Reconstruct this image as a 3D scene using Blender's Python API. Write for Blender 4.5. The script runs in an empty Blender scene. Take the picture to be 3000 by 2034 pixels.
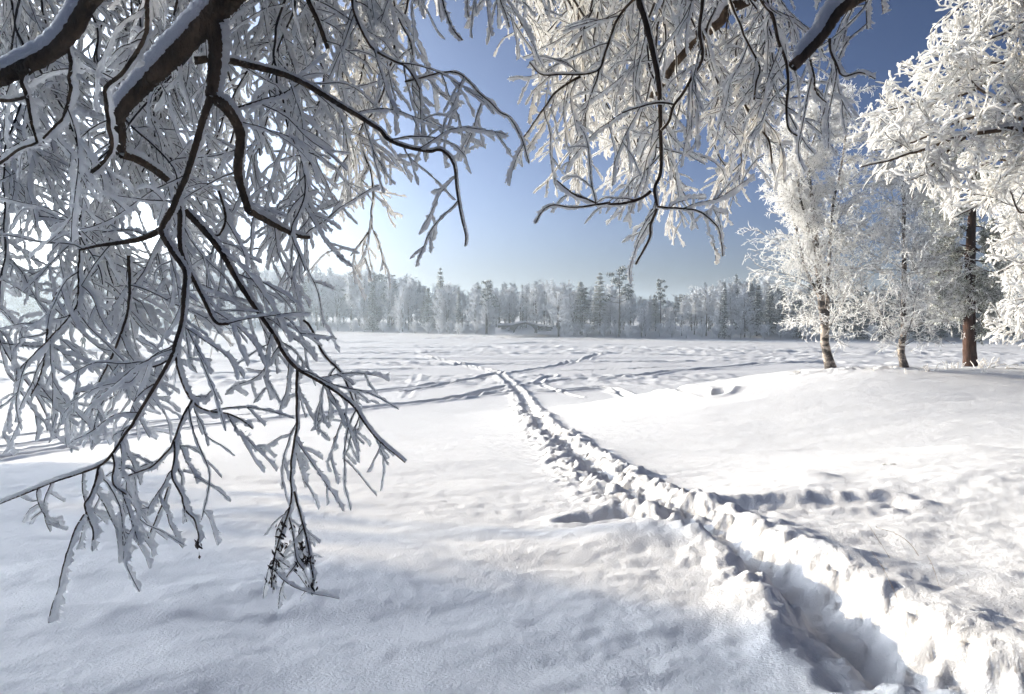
import bpy, math
import numpy as np
from mathutils import Vector

C = bpy.context.scene
COL = C.collection
R_ = math.radians
RNG = np.random.default_rng(11)

# ------------------------------------------------------------------ camera, sky, sun, exposure
F = 2354.0                      # focal length in photograph pixels (photograph 3000 x 2034)
CAM = np.array([0.0, 0.0, 4.5])
PITCH = math.atan(102 / F)
cd = bpy.data.cameras.new('camera')
cd.sensor_width = 36.0
cd.lens = F / 3000 * 36.0
cd.clip_start = 0.05
cd.clip_end = 3000
cam = bpy.data.objects.new('camera', cd)
COL.objects.link(cam)
cam.location = CAM
cam.rotation_euler = (R_(90) - PITCH, 0, 0)
C.camera = cam

SUN_AZ, SUN_EL = R_(-56), R_(13.5)           # azimuth from the view direction (+y), to the left
w = bpy.data.worlds.new('World')
C.world = w
w.use_nodes = True
wn = w.node_tree
bg = wn.nodes['Background']
sky = wn.nodes.new('ShaderNodeTexSky')
sky.sky_type = 'NISHITA'
sky.sun_disc = False
sky.sun_elevation = SUN_EL
sky.sun_rotation = SUN_AZ
sky.air_density = 0.3
sky.dust_density = 4.0
sky.ozone_density = 2.5
bg.inputs[1].default_value = 0.071
# the film's rendering of the sky: a little more contrast, balanced for a warm white snow
gm = wn.nodes.new('ShaderNodeGamma')
gm.inputs[1].default_value = 1.5
tn = wn.nodes.new('ShaderNodeVectorMath')
tn.operation = 'MULTIPLY'
tn.inputs[1].default_value = (0.925, 1.01, 0.985)
wn.links.new(sky.outputs[0], gm.inputs[0])
wn.links.new(gm.outputs[0], tn.inputs[0])
wn.links.new(tn.outputs[0], bg.inputs[0])

sd = bpy.data.lights.new('sun', 'SUN')
sd.energy = 4.3
sd.angle = R_(0.55)
sd.color = (1.0, 0.825, 0.56)
sun = bpy.data.objects.new('sun', sd)
COL.objects.link(sun)
SUNV = np.array([math.sin(SUN_AZ) * math.cos(SUN_EL), math.cos(SUN_AZ) * math.cos(SUN_EL), math.sin(SUN_EL)])
sun.rotation_euler = Vector(-SUNV).to_track_quat('-Z', 'Y').to_euler()
sun.location = (-20, 10, 30)

C.view_settings.view_transform = 'Standard'
C.view_settings.look = 'None'
C.view_settings.exposure = 0.55
C.view_settings.gamma = 1.0
cy = C.cycles
cy.max_bounces = 10
cy.diffuse_bounces = 8
cy.glossy_bounces = 2
cy.transmission_bounces = 8
cy.volume_bounces = 0
cy.sample_clamp_indirect = 6.0
cy.use_denoising = True
try:
    cy.denoiser = 'OPENIMAGEDENOISE'
    cy.denoising_input_passes = 'RGB_ALBEDO_NORMAL'
    cy.denoising_prefilter = 'ACCURATE'
except Exception:
    pass

# ------------------------------------------------------------------ helpers
FWD = np.array([0, math.cos(PITCH), -math.sin(PITCH)])
UPV = np.array([0, math.sin(PITCH), math.cos(PITCH)])
RGT = np.array([1.0, 0, 0])


def px(u, v, d):
    """Point at photograph pixel (u, v) and d metres of depth."""
    u, v, d = np.asarray(u, float), np.asarray(v, float), np.asarray(d, float)
    return CAM + d[..., None] * (FWD + ((u - 1500) / F)[..., None] * RGT + ((1017 - v) / F)[..., None] * UPV)


def proj(p):
    q = p - CAM
    d = q @ FWD
    d = np.where(np.abs(d) < 1e-3, 1e-3, d)
    return 1500 + F * (q @ RGT) / d, 1017 - F * (q @ UPV) / d, d


def sm(t):
    t = np.clip(t, 0, 1)
    return t * t * (3 - 2 * t)


def nrm(v):
    return v / np.maximum(np.linalg.norm(v, axis=-1, keepdims=True), 1e-9)


def hash2(ix, iy, seed):
    h = (ix.astype(np.int64) * 374761393 + iy.astype(np.int64) * 668265263 + seed * 1274126177) & 0xffffffff
    h = ((h ^ (h >> 13)) * 1274126177) & 0xffffffff
    h = ((h ^ (h >> 16)) * 2246822519) & 0xffffffff
    return ((h ^ (h >> 15)) & 0xffffff) / float(0xffffff)


def vnoise(x, y, seed=0):
    ix, iy = np.floor(x), np.floor(y)
    fx, fy = x - ix, y - iy
    fx, fy = fx * fx * fx * (fx * (fx * 6 - 15) + 10), fy * fy * fy * (fy * (fy * 6 - 15) + 10)
    ix, iy = ix.astype(np.int64), iy.astype(np.int64)
    a, b = hash2(ix, iy, seed), hash2(ix + 1, iy, seed)
    c, d = hash2(ix, iy + 1, seed), hash2(ix + 1, iy + 1, seed)
    return (a + (b - a) * fx) * (1 - fy) + (c + (d - c) * fx) * fy


def fbm(x, y, octs=4, seed=0, gain=0.5):
    s, amp, tot = 0, 1.0, 0
    ca, sa = math.cos(0.6), math.sin(0.6)
    for k in range(octs):
        s = s + amp * (vnoise(x, y, seed + k * 17) - 0.5)
        tot += amp
        amp *= gain
        x, y = (x * ca - y * sa) * 2.03 + 3.1, (x * sa + y * ca) * 2.03 - 1.7
    return s / tot * 2


def mesh_obj(name, V, faces, mat, parent=None, smooth=True):
    V = np.asarray(V, np.float32).reshape(-1, 3)
    me = bpy.data.meshes.new(name)
    me.vertices.add(len(V))
    me.vertices.foreach_set('co', V.ravel())
    idx, start, tot, pos = [], [], [], 0
    for f in faces:
        f = np.asarray(f, np.int32)
        if f.size == 0:
            continue
        n, k = f.shape
        idx.append(f.ravel())
        start.append(pos + np.arange(n) * k)
        tot.append(np.full(n, k))
        pos += n * k
    idx = np.concatenate(idx).astype(np.int32)
    start = np.concatenate(start).astype(np.int32)
    me.loops.add(len(idx))
    me.loops.foreach_set('vertex_index', idx)
    me.polygons.add(len(start))
    me.polygons.foreach_set('loop_start', start)
    me.polygons.foreach_set('use_smooth', np.full(len(start), smooth))
    me.update(calc_edges=True)
    me.materials.append(mat)
    o = bpy.data.objects.new(name, me)
    COL.objects.link(o)
    if parent is not None:
        o.parent = parent
        o.matrix_parent_inverse = PIM(parent)
    return o


def PIM(p):
    """Inverse of the world matrix of a parent (parts of things keep world coordinates)."""
    from mathutils import Matrix
    if p.parent is not None:
        return Matrix.Identity(4)
    return Matrix.LocRotScale(p.location, p.rotation_euler, p.scale).inverted()


def thing(name, label, cat, loc=(0, 0, 0), group=None):
    o = bpy.data.objects.new(name, None)
    o.empty_display_size = 0.3
    COL.objects.link(o)
    o.location = [float(a) for a in loc]
    o['label'] = label
    o['category'] = cat
    if group:
        o['group'] = group
    return o


def tag(o, label, cat, group=None):
    o['label'] = label
    o['category'] = cat
    if group:
        o['group'] = group
    return o


class MB:
    """Collects tubes, boxes and sheets; build() links them as one mesh object."""
    def __init__(s):
        s.v, s.q, s.t, s.n = [], [], [], 0

    def add(s, V, quads=None, tris=None):
        V = np.asarray(V, float).reshape(-1, 3)
        if quads is not None and len(quads):
            s.q.append(np.asarray(quads, np.int64) + s.n)
        if tris is not None and len(tris):
            s.t.append(np.asarray(tris, np.int64) + s.n)
        s.v.append(V)
        s.n += len(V)

    def tubes(s, P, R, S=6, w=None, off=0.0, a=1.0, b=1.0, noise=0.0, rng=RNG, caps=False):
        """P (N,K,3) centre lines, R (N,K) radii; w (N,3) the side the section leans to; a,b the section's half axes in R."""
        P = np.asarray(P, float)
        R = np.asarray(R, float)
        if P.ndim == 2:
            P, R = P[None], R[None]
        N, K, _ = P.shape
        if N == 0:
            return
        T = nrm(np.gradient(P, axis=1))
        if w is None:
            w = np.array([0.31, 0.77, 0.2]) + 0 * P[:, 0]
        w = np.broadcast_to(np.asarray(w, float).reshape(-1, 1, 3), (N, K, 3))
        U = w - (w * T).sum(-1, keepdims=True) * T
        bad = np.linalg.norm(U, axis=-1, keepdims=True) < 0.12
        U = np.where(bad, np.cross(T, np.array([0.9, 0.1, 0.4])), U)
        U = nrm(U)
        Wv = np.cross(T, U)
        ang = np.arange(S) * 2 * math.pi / S
        rr = R[..., None] * np.ones(S)
        if noise:
            rr = rr * (1 + noise * (rng.random((N, K, S)) * 2 - 1))
        ctr = P + U * (off * R)[..., None]
        X = ctr[:, :, None] + (rr * a * np.cos(ang))[..., None] * U[:, :, None] + (rr * b * np.sin(ang))[..., None] * Wv[:, :, None]
        base = (np.arange(N)[:, None, None] * K + np.arange(K - 1)[None, :, None]) * S
        j = np.arange(S)[None, None, :]
        j2 = (j + 1) % S
        q = np.stack([base + j, base + j2, base + S + j2, base + S + j], -1).reshape(-1, 4)
        s.add(X.reshape(-1, 3), q)
        if caps:
            n0 = s.n - N * K * S
            for i in range(N):
                for k in (0, K - 1):
                    ring = n0 + (i * K + k) * S + np.arange(S)
                    s.v.append(X[i, k].mean(0)[None])
                    c = s.n
                    s.n += 1
                    s.t.append(np.stack([np.full(S, c), ring, np.roll(ring, -1)], -1))

    def box(s, c, h, rot=0.0, jit=0.0, rng=RNG):
        x = np.array([[i, j, k] for i in (-1, 1) for j in (-1, 1) for k in (-1, 1)], float)
        x = x * np.asarray(h, float) + (rng.random((8, 3)) - 0.5) * jit
        ca, sa = math.cos(rot), math.sin(rot)
        x = np.stack([x[:, 0] * ca - x[:, 1] * sa, x[:, 0] * sa + x[:, 1] * ca, x[:, 2]], -1) + np.asarray(c, float)
        s.add(x, [[0, 1, 3, 2], [4, 6, 7, 5], [0, 4, 5, 1], [2, 3, 7, 6], [0, 2, 6, 4], [1, 5, 7, 3]])

    def cards(s, Cn, A, B):
        """Small diamond-shaped leaves: centres, half axes."""
        n = len(Cn)
        X = np.stack([Cn - A, Cn + B, Cn + A, Cn - B], 1)
        s.add(X.reshape(-1, 3), np.arange(n * 4).reshape(n, 4))

    def build(s, name, mat, parent=None, smooth=True):
        V = np.concatenate(s.v)
        f = []
        if s.q:
            f.append(np.concatenate(s.q))
        if s.t:
            f.append(np.concatenate(s.t))
        return mesh_obj(name, V, f, mat, parent, smooth)


def resample(P, n):
    P = np.asarray(P, float)
    d = np.r_[0, np.cumsum(np.linalg.norm(np.diff(P, axis=0), axis=1))]
    t = np.linspace(0, d[-1], n)
    return np.stack([np.interp(t, d, P[:, k]) for k in range(P.shape[1])], -1)


def smooth_curve(P, n):
    """Catmull-Rom through P, n points evenly spaced."""
    P = np.asarray(P, float)
    if len(P) < 3:
        return resample(P, n)
    Q = np.vstack([2 * P[0] - P[1], P, 2 * P[-1] - P[-2]])
    out = []
    for i in range(len(P) - 1):
        p0, p1, p2, p3 = Q[i:i + 4]
        t = np.linspace(0, 1, 9)[:-1][:, None]
        out.append(0.5 * (2 * p1 + (p2 - p0) * t + (2 * p0 - 5 * p1 + 4 * p2 - p3) * t ** 2 + (3 * p1 - p0 - 3 * p2 + p3) * t ** 3))
    out.append(P[-1:])
    return resample(np.vstack(out), n)


def lerp_along(P, t):
    """P (N,K,3), t (N,m) in 0..1 -> points and tangents (N,m,3)."""
    N, K, _ = P.shape
    f = np.clip(t, 0, 0.9999) * (K - 1)
    i = f.astype(int)
    fr = (f - i)[..., None]
    r = np.arange(N)[:, None]
    a, b = P[r, i], P[r, i + 1]
    return a + (b - a) * fr, nrm(b - a)


def shoots(P, R, m, t0, t1, length, angle, K, jit, trop, rng, shape=None, side=None):
    """m shoots from every centre line: returns (N*m, K, 3), parents' radius there, t."""
    N = len(P)
    t = t0 + (t1 - t0) * (np.arange(m)[None] + rng.random((N, m))) / m
    B, T = lerp_along(P, t)
    rp = np.stack([np.interp(t[i], np.linspace(0, 1, R.shape[1]), R[i]) for i in range(N)]) if N < 4000 else R[:, :1] * (1 - t)
    B, T, t1d, rp = B.reshape(-1, 3), T.reshape(-1, 3), t.ravel(), rp.ravel()
    n = len(B)
    rv = rng.normal(size=(n, 3))
    if side is not None:
        rv = rv * np.asarray(side)
    perp = nrm(rv - (rv * T).sum(-1, keepdims=True) * T)
    an = angle * (0.7 + 0.6 * rng.random(n))[:, None]
    D = T * np.cos(an) + perp * np.sin(an)
    L = (length if np.ndim(length) == 0 else np.repeat(length, m)) * (0.55 + 0.9 * rng.random(n))
    if shape is not None:
        L = L * shape(t1d)
    st = (L / (K - 1))[:, None]
    pts = [B]
    for k in range(K - 1):
        D = nrm(D + jit * rng.normal(size=(n, 3)) + np.asarray(trop))
        pts.append(pts[-1] + D * st)
    return np.stack(pts, 1), rp, L


# ------------------------------------------------------------------ materials
def mat_new(name):
    m = bpy.data.materials.new(name)
    m.use_nodes = True
    nt = m.node_tree
    return m, nt, nt.nodes['Principled BSDF'], nt.nodes['Material Output']


def node(nt, kind, **kw):
    n = nt.nodes.new(kind)
    for k, v in kw.items():
        if k in n.inputs:
            n.inputs[k].default_value = v
        else:
            setattr(n, k, v)
    return n


def mat_snow():
    m, nt, p, out = mat_new('snow')
    co = node(nt, 'ShaderNodeTexCoord')
    n1 = node(nt, 'ShaderNodeTexNoise', Scale=55.0, Detail=6.0, Roughness=0.65)
    n2 = node(nt, 'ShaderNodeTexNoise', Scale=7.0, Detail=5.0, Roughness=0.6)
    nt.links.new(co.outputs['Object'], n1.inputs['Vector'])
    nt.links.new(co.outputs['Object'], n2.inputs['Vector'])
    b1 = node(nt, 'ShaderNodeBump', Strength=0.75, Distance=0.02)
    b2 = node(nt, 'ShaderNodeBump', Strength=0.35, Distance=0.03)
    nt.links.new(n1.outputs[0], b1.inputs['Height'])
    nt.links.new(n2.outputs[0], b2.inputs['Height'])
    nt.links.new(b2.outputs[0], b1.inputs['Normal'])
    nt.links.new(b1.outputs[0], p.inputs['Normal'])
    p.inputs['Base Color'].default_value = (0.735, 0.735, 0.75, 1)
    p.inputs['Roughness'].default_value = 0.6
    p.inputs['Specular IOR Level'].default_value = 0.25
    return m


def mat_frost(name, col, tr):
    m, nt, p, out = mat_new(name)
    co = node(nt, 'ShaderNodeTexCoord')
    n1 = node(nt, 'ShaderNodeTexNoise', Scale=160.0, Detail=3.0, Roughness=0.7)
    nt.links.new(co.outputs['Object'], n1.inputs['Vector'])
    b1 = node(nt, 'ShaderNodeBump', Strength=0.6, Distance=0.006)
    nt.links.new(n1.outputs[0], b1.inputs['Height'])
    nt.links.new(b1.outputs[0], p.inputs['Normal'])
    p.inputs['Base Color'].default_value = (*col, 1)
    p.inputs['Roughness'].default_value = 0.75
    p.inputs['Specular IOR Level'].default_value = 0.15
    t = node(nt, 'ShaderNodeBsdfTranslucent', Color=(*col, 1))
    mx = node(nt, 'ShaderNodeMixShader')
    mx.inputs[0].default_value = tr
    nt.links.new(p.outputs[0], mx.inputs[1])
    nt.links.new(t.outputs[0], mx.inputs[2])
    nt.links.new(mx.outputs[0], out.inputs[0])
    return m


def mat_bark(name, c1, c2, scale=14.0, stretch=(1, 1, 0.25), bump=0.9, dist=0.02):
    m, nt, p, out = mat_new(name)
    co = node(nt, 'ShaderNodeTexCoord')
    mp = node(nt, 'ShaderNodeMapping')
    mp.inputs['Scale'].default_value = stretch
    n1 = node(nt, 'ShaderNodeTexNoise', Scale=scale, Detail=7.0, Roughness=0.65)
    vo = node(nt, 'ShaderNodeTexVoronoi', Scale=scale * 1.6)
    vo.feature = 'DISTANCE_TO_EDGE'
    nt.links.new(co.outputs['Object'], mp.inputs[0])
    nt.links.new(mp.outputs[0], n1.inputs['Vector'])
    mxv = node(nt, 'ShaderNodeVectorMath')
    mxv.operation = 'MULTIPLY_ADD'
    mxv.inputs[1].default_value = (0.12,) * 3
    nt.links.new(n1.outputs['Color'], mxv.inputs[0])
    nt.links.new(mp.outputs[0], mxv.inputs[2])
    nt.links.new(mxv.outputs[0], vo.inputs['Vector'])
    rmp = node(nt, 'ShaderNodeValToRGB')
    rmp.color_ramp.elements[0].color = (*c1, 1)
    rmp.color_ramp.elements[1].color = (*c2, 1)
    rmp.color_ramp.elements[0].position = 0.3
    rmp.color_ramp.elements[1].position = 0.7
    nt.links.new(n1.outputs[0], rmp.inputs[0])
    nt.links.new(rmp.outputs[0], p.inputs['Base Color'])
    mth = node(nt, 'ShaderNodeMath')
    mth.operation = 'MULTIPLY_ADD'
    mth.inputs[1].default_value = 2.0
    mth.use_clamp = True
    nt.links.new(vo.outputs['Distance'], mth.inputs[0])
    nt.links.new(n1.outputs[0], mth.inputs[2])
    b1 = node(nt, 'ShaderNodeBump', Strength=bump, Distance=dist)
    nt.links.new(mth.outputs[0], b1.inputs['Height'])
    nt.links.new(b1.outputs[0], p.inputs['Normal'])
    p.inputs['Roughness'].default_value = 0.85
    p.inputs['Specular IOR Level'].default_value = 0.2
    return m


def mat_plain(name, c, c2=None, scale=20.0, rough=0.8):
    m, nt, p, out = mat_new(name)
    co = node(nt, 'ShaderNodeTexCoord')
    n1 = node(nt, 'ShaderNodeTexNoise', Scale=scale, Detail=4.0)
    nt.links.new(co.outputs['Object'], n1.inputs['Vector'])
    rmp = node(nt, 'ShaderNodeValToRGB')
    c2 = c2 or tuple(x * 0.7 for x in c)
    rmp.color_ramp.elements[0].color = (*c2, 1)
    rmp.color_ramp.elements[1].color = (*c, 1)
    rmp.color_ramp.elements[0].position = 0.35
    rmp.color_ramp.elements[1].position = 0.65
    nt.links.new(n1.outputs[0], rmp.inputs[0])
    nt.links.new(rmp.outputs[0], p.inputs['Base Color'])
    p.inputs['Roughness'].default_value = rough
    return m


def mat_birch():
    """White birch bark with dark horizontal marks."""
    m, nt, p, out = mat_new('birch_bark')
    co = node(nt, 'ShaderNodeTexCoord')
    mp = node(nt, 'ShaderNodeMapping')
    mp.inputs['Scale'].default_value = (1.2, 1.2, 2.6)
    n1 = node(nt, 'ShaderNodeTexNoise', Scale=1.6, Detail=5.0, Roughness=0.7)
    nt.links.new(co.outputs['Object'], mp.inputs[0])
    nt.links.new(mp.outputs[0], n1.inputs['Vector'])
    rmp = node(nt, 'ShaderNodeValToRGB')
    rmp.color_ramp.elements[0].color = (0.035, 0.025, 0.02, 1)
    rmp.color_ramp.elements[1].color = (0.42, 0.35, 0.29, 1)
    rmp.color_ramp.elements[0].position = 0.47
    rmp.color_ramp.elements[1].position = 0.60
    nt.links.new(n1.outputs[0], rmp.inputs[0])
    nt.links.new(rmp.outputs[0], p.inputs['Base Color'])
    p.inputs['Roughness'].default_value = 0.8
    return m


SNOW = mat_snow()
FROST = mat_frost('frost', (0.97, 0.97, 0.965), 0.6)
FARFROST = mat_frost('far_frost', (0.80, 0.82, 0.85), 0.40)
FARSHADE = mat_frost('far_frost_shaded', (0.42, 0.46, 0.52), 0.30)  # far frost darkened in its colour for the shade deep in the wood
BARK = mat_bark('dark_bark', (0.03, 0.022, 0.016), (0.15, 0.10, 0.065))
TWIG = mat_plain('twig_bark', (0.05, 0.034, 0.026), (0.02, 0.014, 0.011), 40)
BIRCH = mat_birch()
PINEBARK = mat_bark('pine_bark', (0.03, 0.016, 0.012), (0.09, 0.045, 0.03), 9.0)
FARBARK = mat_plain('far_bark', (0.085, 0.07, 0.06), (0.05, 0.04, 0.035), 3)
NEEDLE = mat_plain('pine_needles', (0.30, 0.31, 0.24), (0.10, 0.13, 0.08), 2.5)
DARKNEEDLE = mat_plain('spruce_needles', (0.05, 0.075, 0.065), (0.025, 0.045, 0.04), 1.0)
STONE = mat_plain('grey_stone', (0.085, 0.08, 0.078), (0.035, 0.034, 0.034), 2.0)
STRAW = mat_plain('dry_straw', (0.42, 0.30, 0.17), (0.25, 0.16, 0.09), 30)
LEAF = mat_plain('dead_leaf', (0.06, 0.035, 0.02), (0.025, 0.015, 0.01), 60)

# ------------------------------------------------------------------ the snowy ground
_by = np.array([-12, -5, 0, 4, 8, 14, 22, 32, 42, 50, 900.0])
_bz = np.array([3.15, 3.0, 2.88, 2.75, 2.45, 1.90, 1.10, 0.40, 0.08, 0.0, 0.0])
_fy = np.linspace(-12, 900, 9121)
_fz = np.interp(_fy, _by, _bz)
_k = np.ones(41) / 41
_fz = np.convolve(np.pad(_fz, 20, mode='edge'), _k, 'valid')

# far shore: photograph column -> depth of the waterline
_su = np.array([-9000, -3000, -600, 0, 500, 950, 1400, 1650, 2000, 2300, 2700, 3000, 3600, 6000, 12000.0])
_sv = np.array([947, 948, 953, 958, 963, 972, 984, 989, 994, 998, 1004, 1008, 1016, 1040, 1070.0])
_sd = 4.5 * F / (_sv - 915)


def shore(x, y):
    """Depth of the far waterline on the ray through (x, y)."""
    u = 1500 + F * x / np.maximum(y, 1.0)
    return np.interp(u, _su, _sd)


def bell(x, c, a, b):
    return np.where(x < c, np.exp(-((x - c) / a) ** 2), np.exp(-((x - c) / b) ** 2))


def ground(x, y):
    x, y = np.asarray(x, float), np.asarray(y, float)
    z = np.interp(y, _fy, _fz)
    # bank with the birches on the right
    z = z + 1.90 * sm((x + 2.5) / 15.5) * bell(y, 30.0, 9.5, 4.6)
    z = z + 0.9 * sm((x - 17) / 10.0) * bell(y, 28.5, 9.0, 6.0)
    # nearer swell on the right and small mounds
    z = z + 0.36 * sm((x - 1.2) / 5.5) * bell(y, 10.0, 4.0, 3.2)
    z = z - 0.35 * sm((-x - 5) / 14.0) * bell(y, 8, 30, 26)
    for (mu, mv, r, h) in ((2370, 1408, .30, .10), (2830, 1322, .8, .12), (2290, 1440, .9, .09), (1830, 1585, .42, .09), (2000, 1600, .55, .05)):
        c = _mounds.get((mu, mv))
        if c is not None:
            z = z + h * np.exp(-((x - c[0]) ** 2 + ((y - c[1]) * 1.0) ** 2) / r ** 2)
    # land behind the far shore
    b = y - shore(x, y)
    z = z + np.where(b > 0, 1.1 * sm(b / 9.0) + np.clip((b - 6) * 0.025, 0, 5), 0)
    return z


_mounds = {}


def cast(u, v):
    """Where the ray through photograph pixel (u, v) meets the ground."""
    ds = np.concatenate([np.arange(1.5, 30, 0.03), np.arange(30, 320, 0.15)])
    P = px(np.full(ds.shape, float(u)), np.full(ds.shape, float(v)), ds)
    hit = P[:, 2] <= ground(P[:, 0], P[:, 1])
    i = int(np.argmax(hit)) if hit.any() else len(ds) - 1
    return P[i]


for k_ in ((2370, 1408), (2830, 1322), (2290, 1440), (1830, 1585), (2000, 1600)):
    _mounds[k_] = None
_m2 = {k_: cast(*k_) for k_ in _mounds}
_mounds.update(_m2)


def foot(u, d):
    """Ground point on photograph column u at depth d."""
    p = px(float(u), 1000.0, float(d))
    p[2] = ground(p[0:1], p[1:2])[0]
    return p


def on_ground(pts, n=None, wig=0.0):
    P = np.array([cast(u, v)[:2] for u, v in pts])
    n = n or max(12, len(pts) * 8)
    Q = smooth_curve(P, n)
    return Q


def seg_dist(x, y, Q, reach):
    """Signed distance to the polyline Q and arc length along it, for points within reach (others inf)."""
    best = np.full(x.shape, 1e9)
    sgn = np.zeros(x.shape)
    arc = np.zeros(x.shape)
    a0 = 0.0
    for p, q in zip(Q[:-1], Q[1:]):
        d = q - p
        L = max(float(np.hypot(*d)), 1e-6)
        lo, hi = np.minimum(p, q) - reach, np.maximum(p, q) + reach
        m = np.where((x > lo[0]) & (x < hi[0]) & (y > lo[1]) & (y < hi[1]))[0]
        if len(m):
            dx, dy = x[m] - p[0], y[m] - p[1]
            t = np.clip((dx * d[0] + dy * d[1]) / L ** 2, 0, 1)
            ex, ey = dx - t * d[0], dy - t * d[1]
            dd = np.hypot(ex, ey)
            up = dd < best[m]
            mi = m[up]
            best[mi] = dd[up]
            sgn[mi] = np.sign(d[0] * ey[up] - d[1] * ex[up])
            arc[mi] = a0 + t[up] * L
        a0 += L
    return best, sgn, arc


def build_ground():
    # rows by depth, columns by angle, seen from a point behind the viewer: dense where the photograph looks closely
    oy = -5.0
    rows = np.concatenate([np.linspace(0.6, 6.0, 60)[:-1], 6.0 * np.exp(np.arange(0, math.log(920 / 6.0), 0.0043))])
    th = np.tan(np.linspace(R_(-52), R_(48), 1150))
    D, Tn = np.meshgrid(rows, th, indexing='ij')
    X, Y = (D * Tn).ravel(), (D + oy).ravel()
    Z = ground(X, Y)
    b = Y - shore(X, Y)
    lake = sm((Y - 36) / 14.0) * sm(-b / 4.0) * (1 - sm((X - 5) / 5) * bell(Y, 30, 9, 9))
    land = 1 - lake
    near = 1 / (1 + (Y / 22.0) ** 2)
    # drifts and wind grain
    Z += land * 0.13 * fbm(X / 3.6, Y / 2.0, 4, 1) * (0.35 + 0.65 * sm((16 - Y) / 10))
    Z += 0.022 * fbm(X / 0.55, Y / 0.34, 4, 2) * near * (0.6 + 0.9 * sm((X - 1.0) / 3) * sm((11.5 - Y) / 3))
    Z += 0.008 * fbm(X / 0.10, Y / 0.08, 3, 3) * near
    rough = sm((X + 1.5) / 2.5) * sm((10.5 - Y) / 2.0)
    Z += rough * 0.030 * np.abs(fbm(X / 0.42, Y / 0.30, 4, 4))
    lum = vnoise(X / 0.22, Y / 0.16, 41) * vnoise(X / 1.7, Y / 1.7, 42)
    Z += 0.012 * sm((lum - 0.42) / 0.3) * near
    crest = sm((X - 8.5) / 2.0) * (1 - sm((X - 13.5) / 1.5)) * np.exp(-((Y - 28.6) / 0.9) ** 2)
    Z += crest * (0.06 * sm((vnoise(X / 0.35, Y / 0.35, 51) - .45) / .3) + 0.05 * vnoise(X / 0.13, Y / 0.13, 52))
    # lake: trampled stripes and drifts across the view
    fr = sm((Y - 44) / 10)
    Z += lake * fr * 0.09 * fbm(X / 9.0, Y / 1.6, 4, 5)
    Z += lake * sm((Y - 60) / 25) * 0.38 * np.minimum(fbm(X / 70.0, Y / 9.0, 4, 12, 0.6), 0.05)
    Z += lake * fr * 0.22 * np.minimum(fbm(X / 26.0 + 0.3 * fbm(X / 6, Y / 6, 2, 8), Y / 3.6, 5, 6, 0.6), 0.0)
    tr = sm((fbm(X / 40.0, Y / 9.0, 3, 7) - 0.05) / 0.2)
    Z += lake * fr * tr * 0.15 * fbm(X / 1.1, Y / 1.3, 3, 9)

    # long ski and foot tracks: list of (pixels, half width m, depth m, roughness)
    tracks = [
        ([(2110, 1143), (2040, 1146), (1800, 1147), (1640, 1150), (1500, 1152), (1400, 1160), (1250, 1178), (1080, 1196), (900, 1220), (700, 1236)], .30, .13, .7),
        ([(1960, 1141), (1800, 1139), (1650, 1142), (1480, 1146)], .20, .10, .6),
        ([(1330, 1170), (1460, 1138), (1580, 1122), (1740, 1110), (1880, 1100), (2010, 1083), (2200, 1070), (2420, 1058)], .26, .13, .5),
        ([(1000, 1160), (1180, 1138), (1310, 1120), (1450, 1098), (1560, 1083), (1650, 1068), (1750, 1040)], .24, .12, .5),
        ([(1180, 1150), (1330, 1122), (1440, 1103)], .16, .10, .8),
        ([(1580, 1128), (1585, 1112), (1620, 1100)], .22, .10, .6),
        ([(1590, 1130), (1630, 1146), (1700, 1165)], .15, .07, 1.0),
        ([(1590, 1080), (1700, 1086), (1850, 1080), (2000, 1074)], .25, .12, .6),
        ([(900, 1062), (1100, 1064), (1300, 1068), (1500, 1066), (1800, 1062), (2200, 1058), (2400, 1056)], .45, .15, .6),
        ([(880, 1036), (1100, 1036), (1350, 1034), (1600, 1038), (1800, 1038), (2000, 1041), (2300, 1044), (2900, 1046)], .55, .20, .5),
        ([(950, 1052), (1200, 1052), (1450, 1056), (1650, 1060), (1850, 1064), (2150, 1066), (2450, 1062)], .45, .16, .6),
        ([(800, 1024), (1200, 1020), (1500, 1016), (1620, 1017)], .5, .14, .4),
        ([(1640, 1008), (1900, 1010), (2200, 1012), (2700, 1024)], .5, .16, .5),
        ([(900, 1004), (1150, 1002), (1400, 1006), (1600, 1003)], .6, .15, .4),
        ([(1700, 1024), (2050, 1028), (2400, 1030), (2900, 1034)], .5, .15, .6),
        ([(-100, 1360), (90, 1333), (260, 1300), (420, 1272), (560, 1252), (700, 1238)], .16, .10, .5),
        ([(-100, 1345), (90, 1318), (260, 1286), (420, 1258), (560, 1241), (700, 1230)], .16, .10, .5),
        ([(-100, 1325), (150, 1290), (380, 1250), (600, 1225), (760, 1212)], .16, .09, .5),
        ([(-100, 1300), (200, 1258), (420, 1238), (640, 1216)], .14, .08, .6),
        ([(-100, 1120), (200, 1110), (500, 1098), (900, 1088), (1200, 1082)], .4, .12, .6),
        ([(-100, 1075), (300, 1070), (700, 1060), (1000, 1058)], .4, .14, .6),
        ([(-100, 1048), (300, 1040), (700, 1036), (950, 1036)], .5, .15, .6),
        ([(1190, 1165), (1215, 1120), (1225, 1095)], .2, .03, 1.2),
    ]
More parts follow.
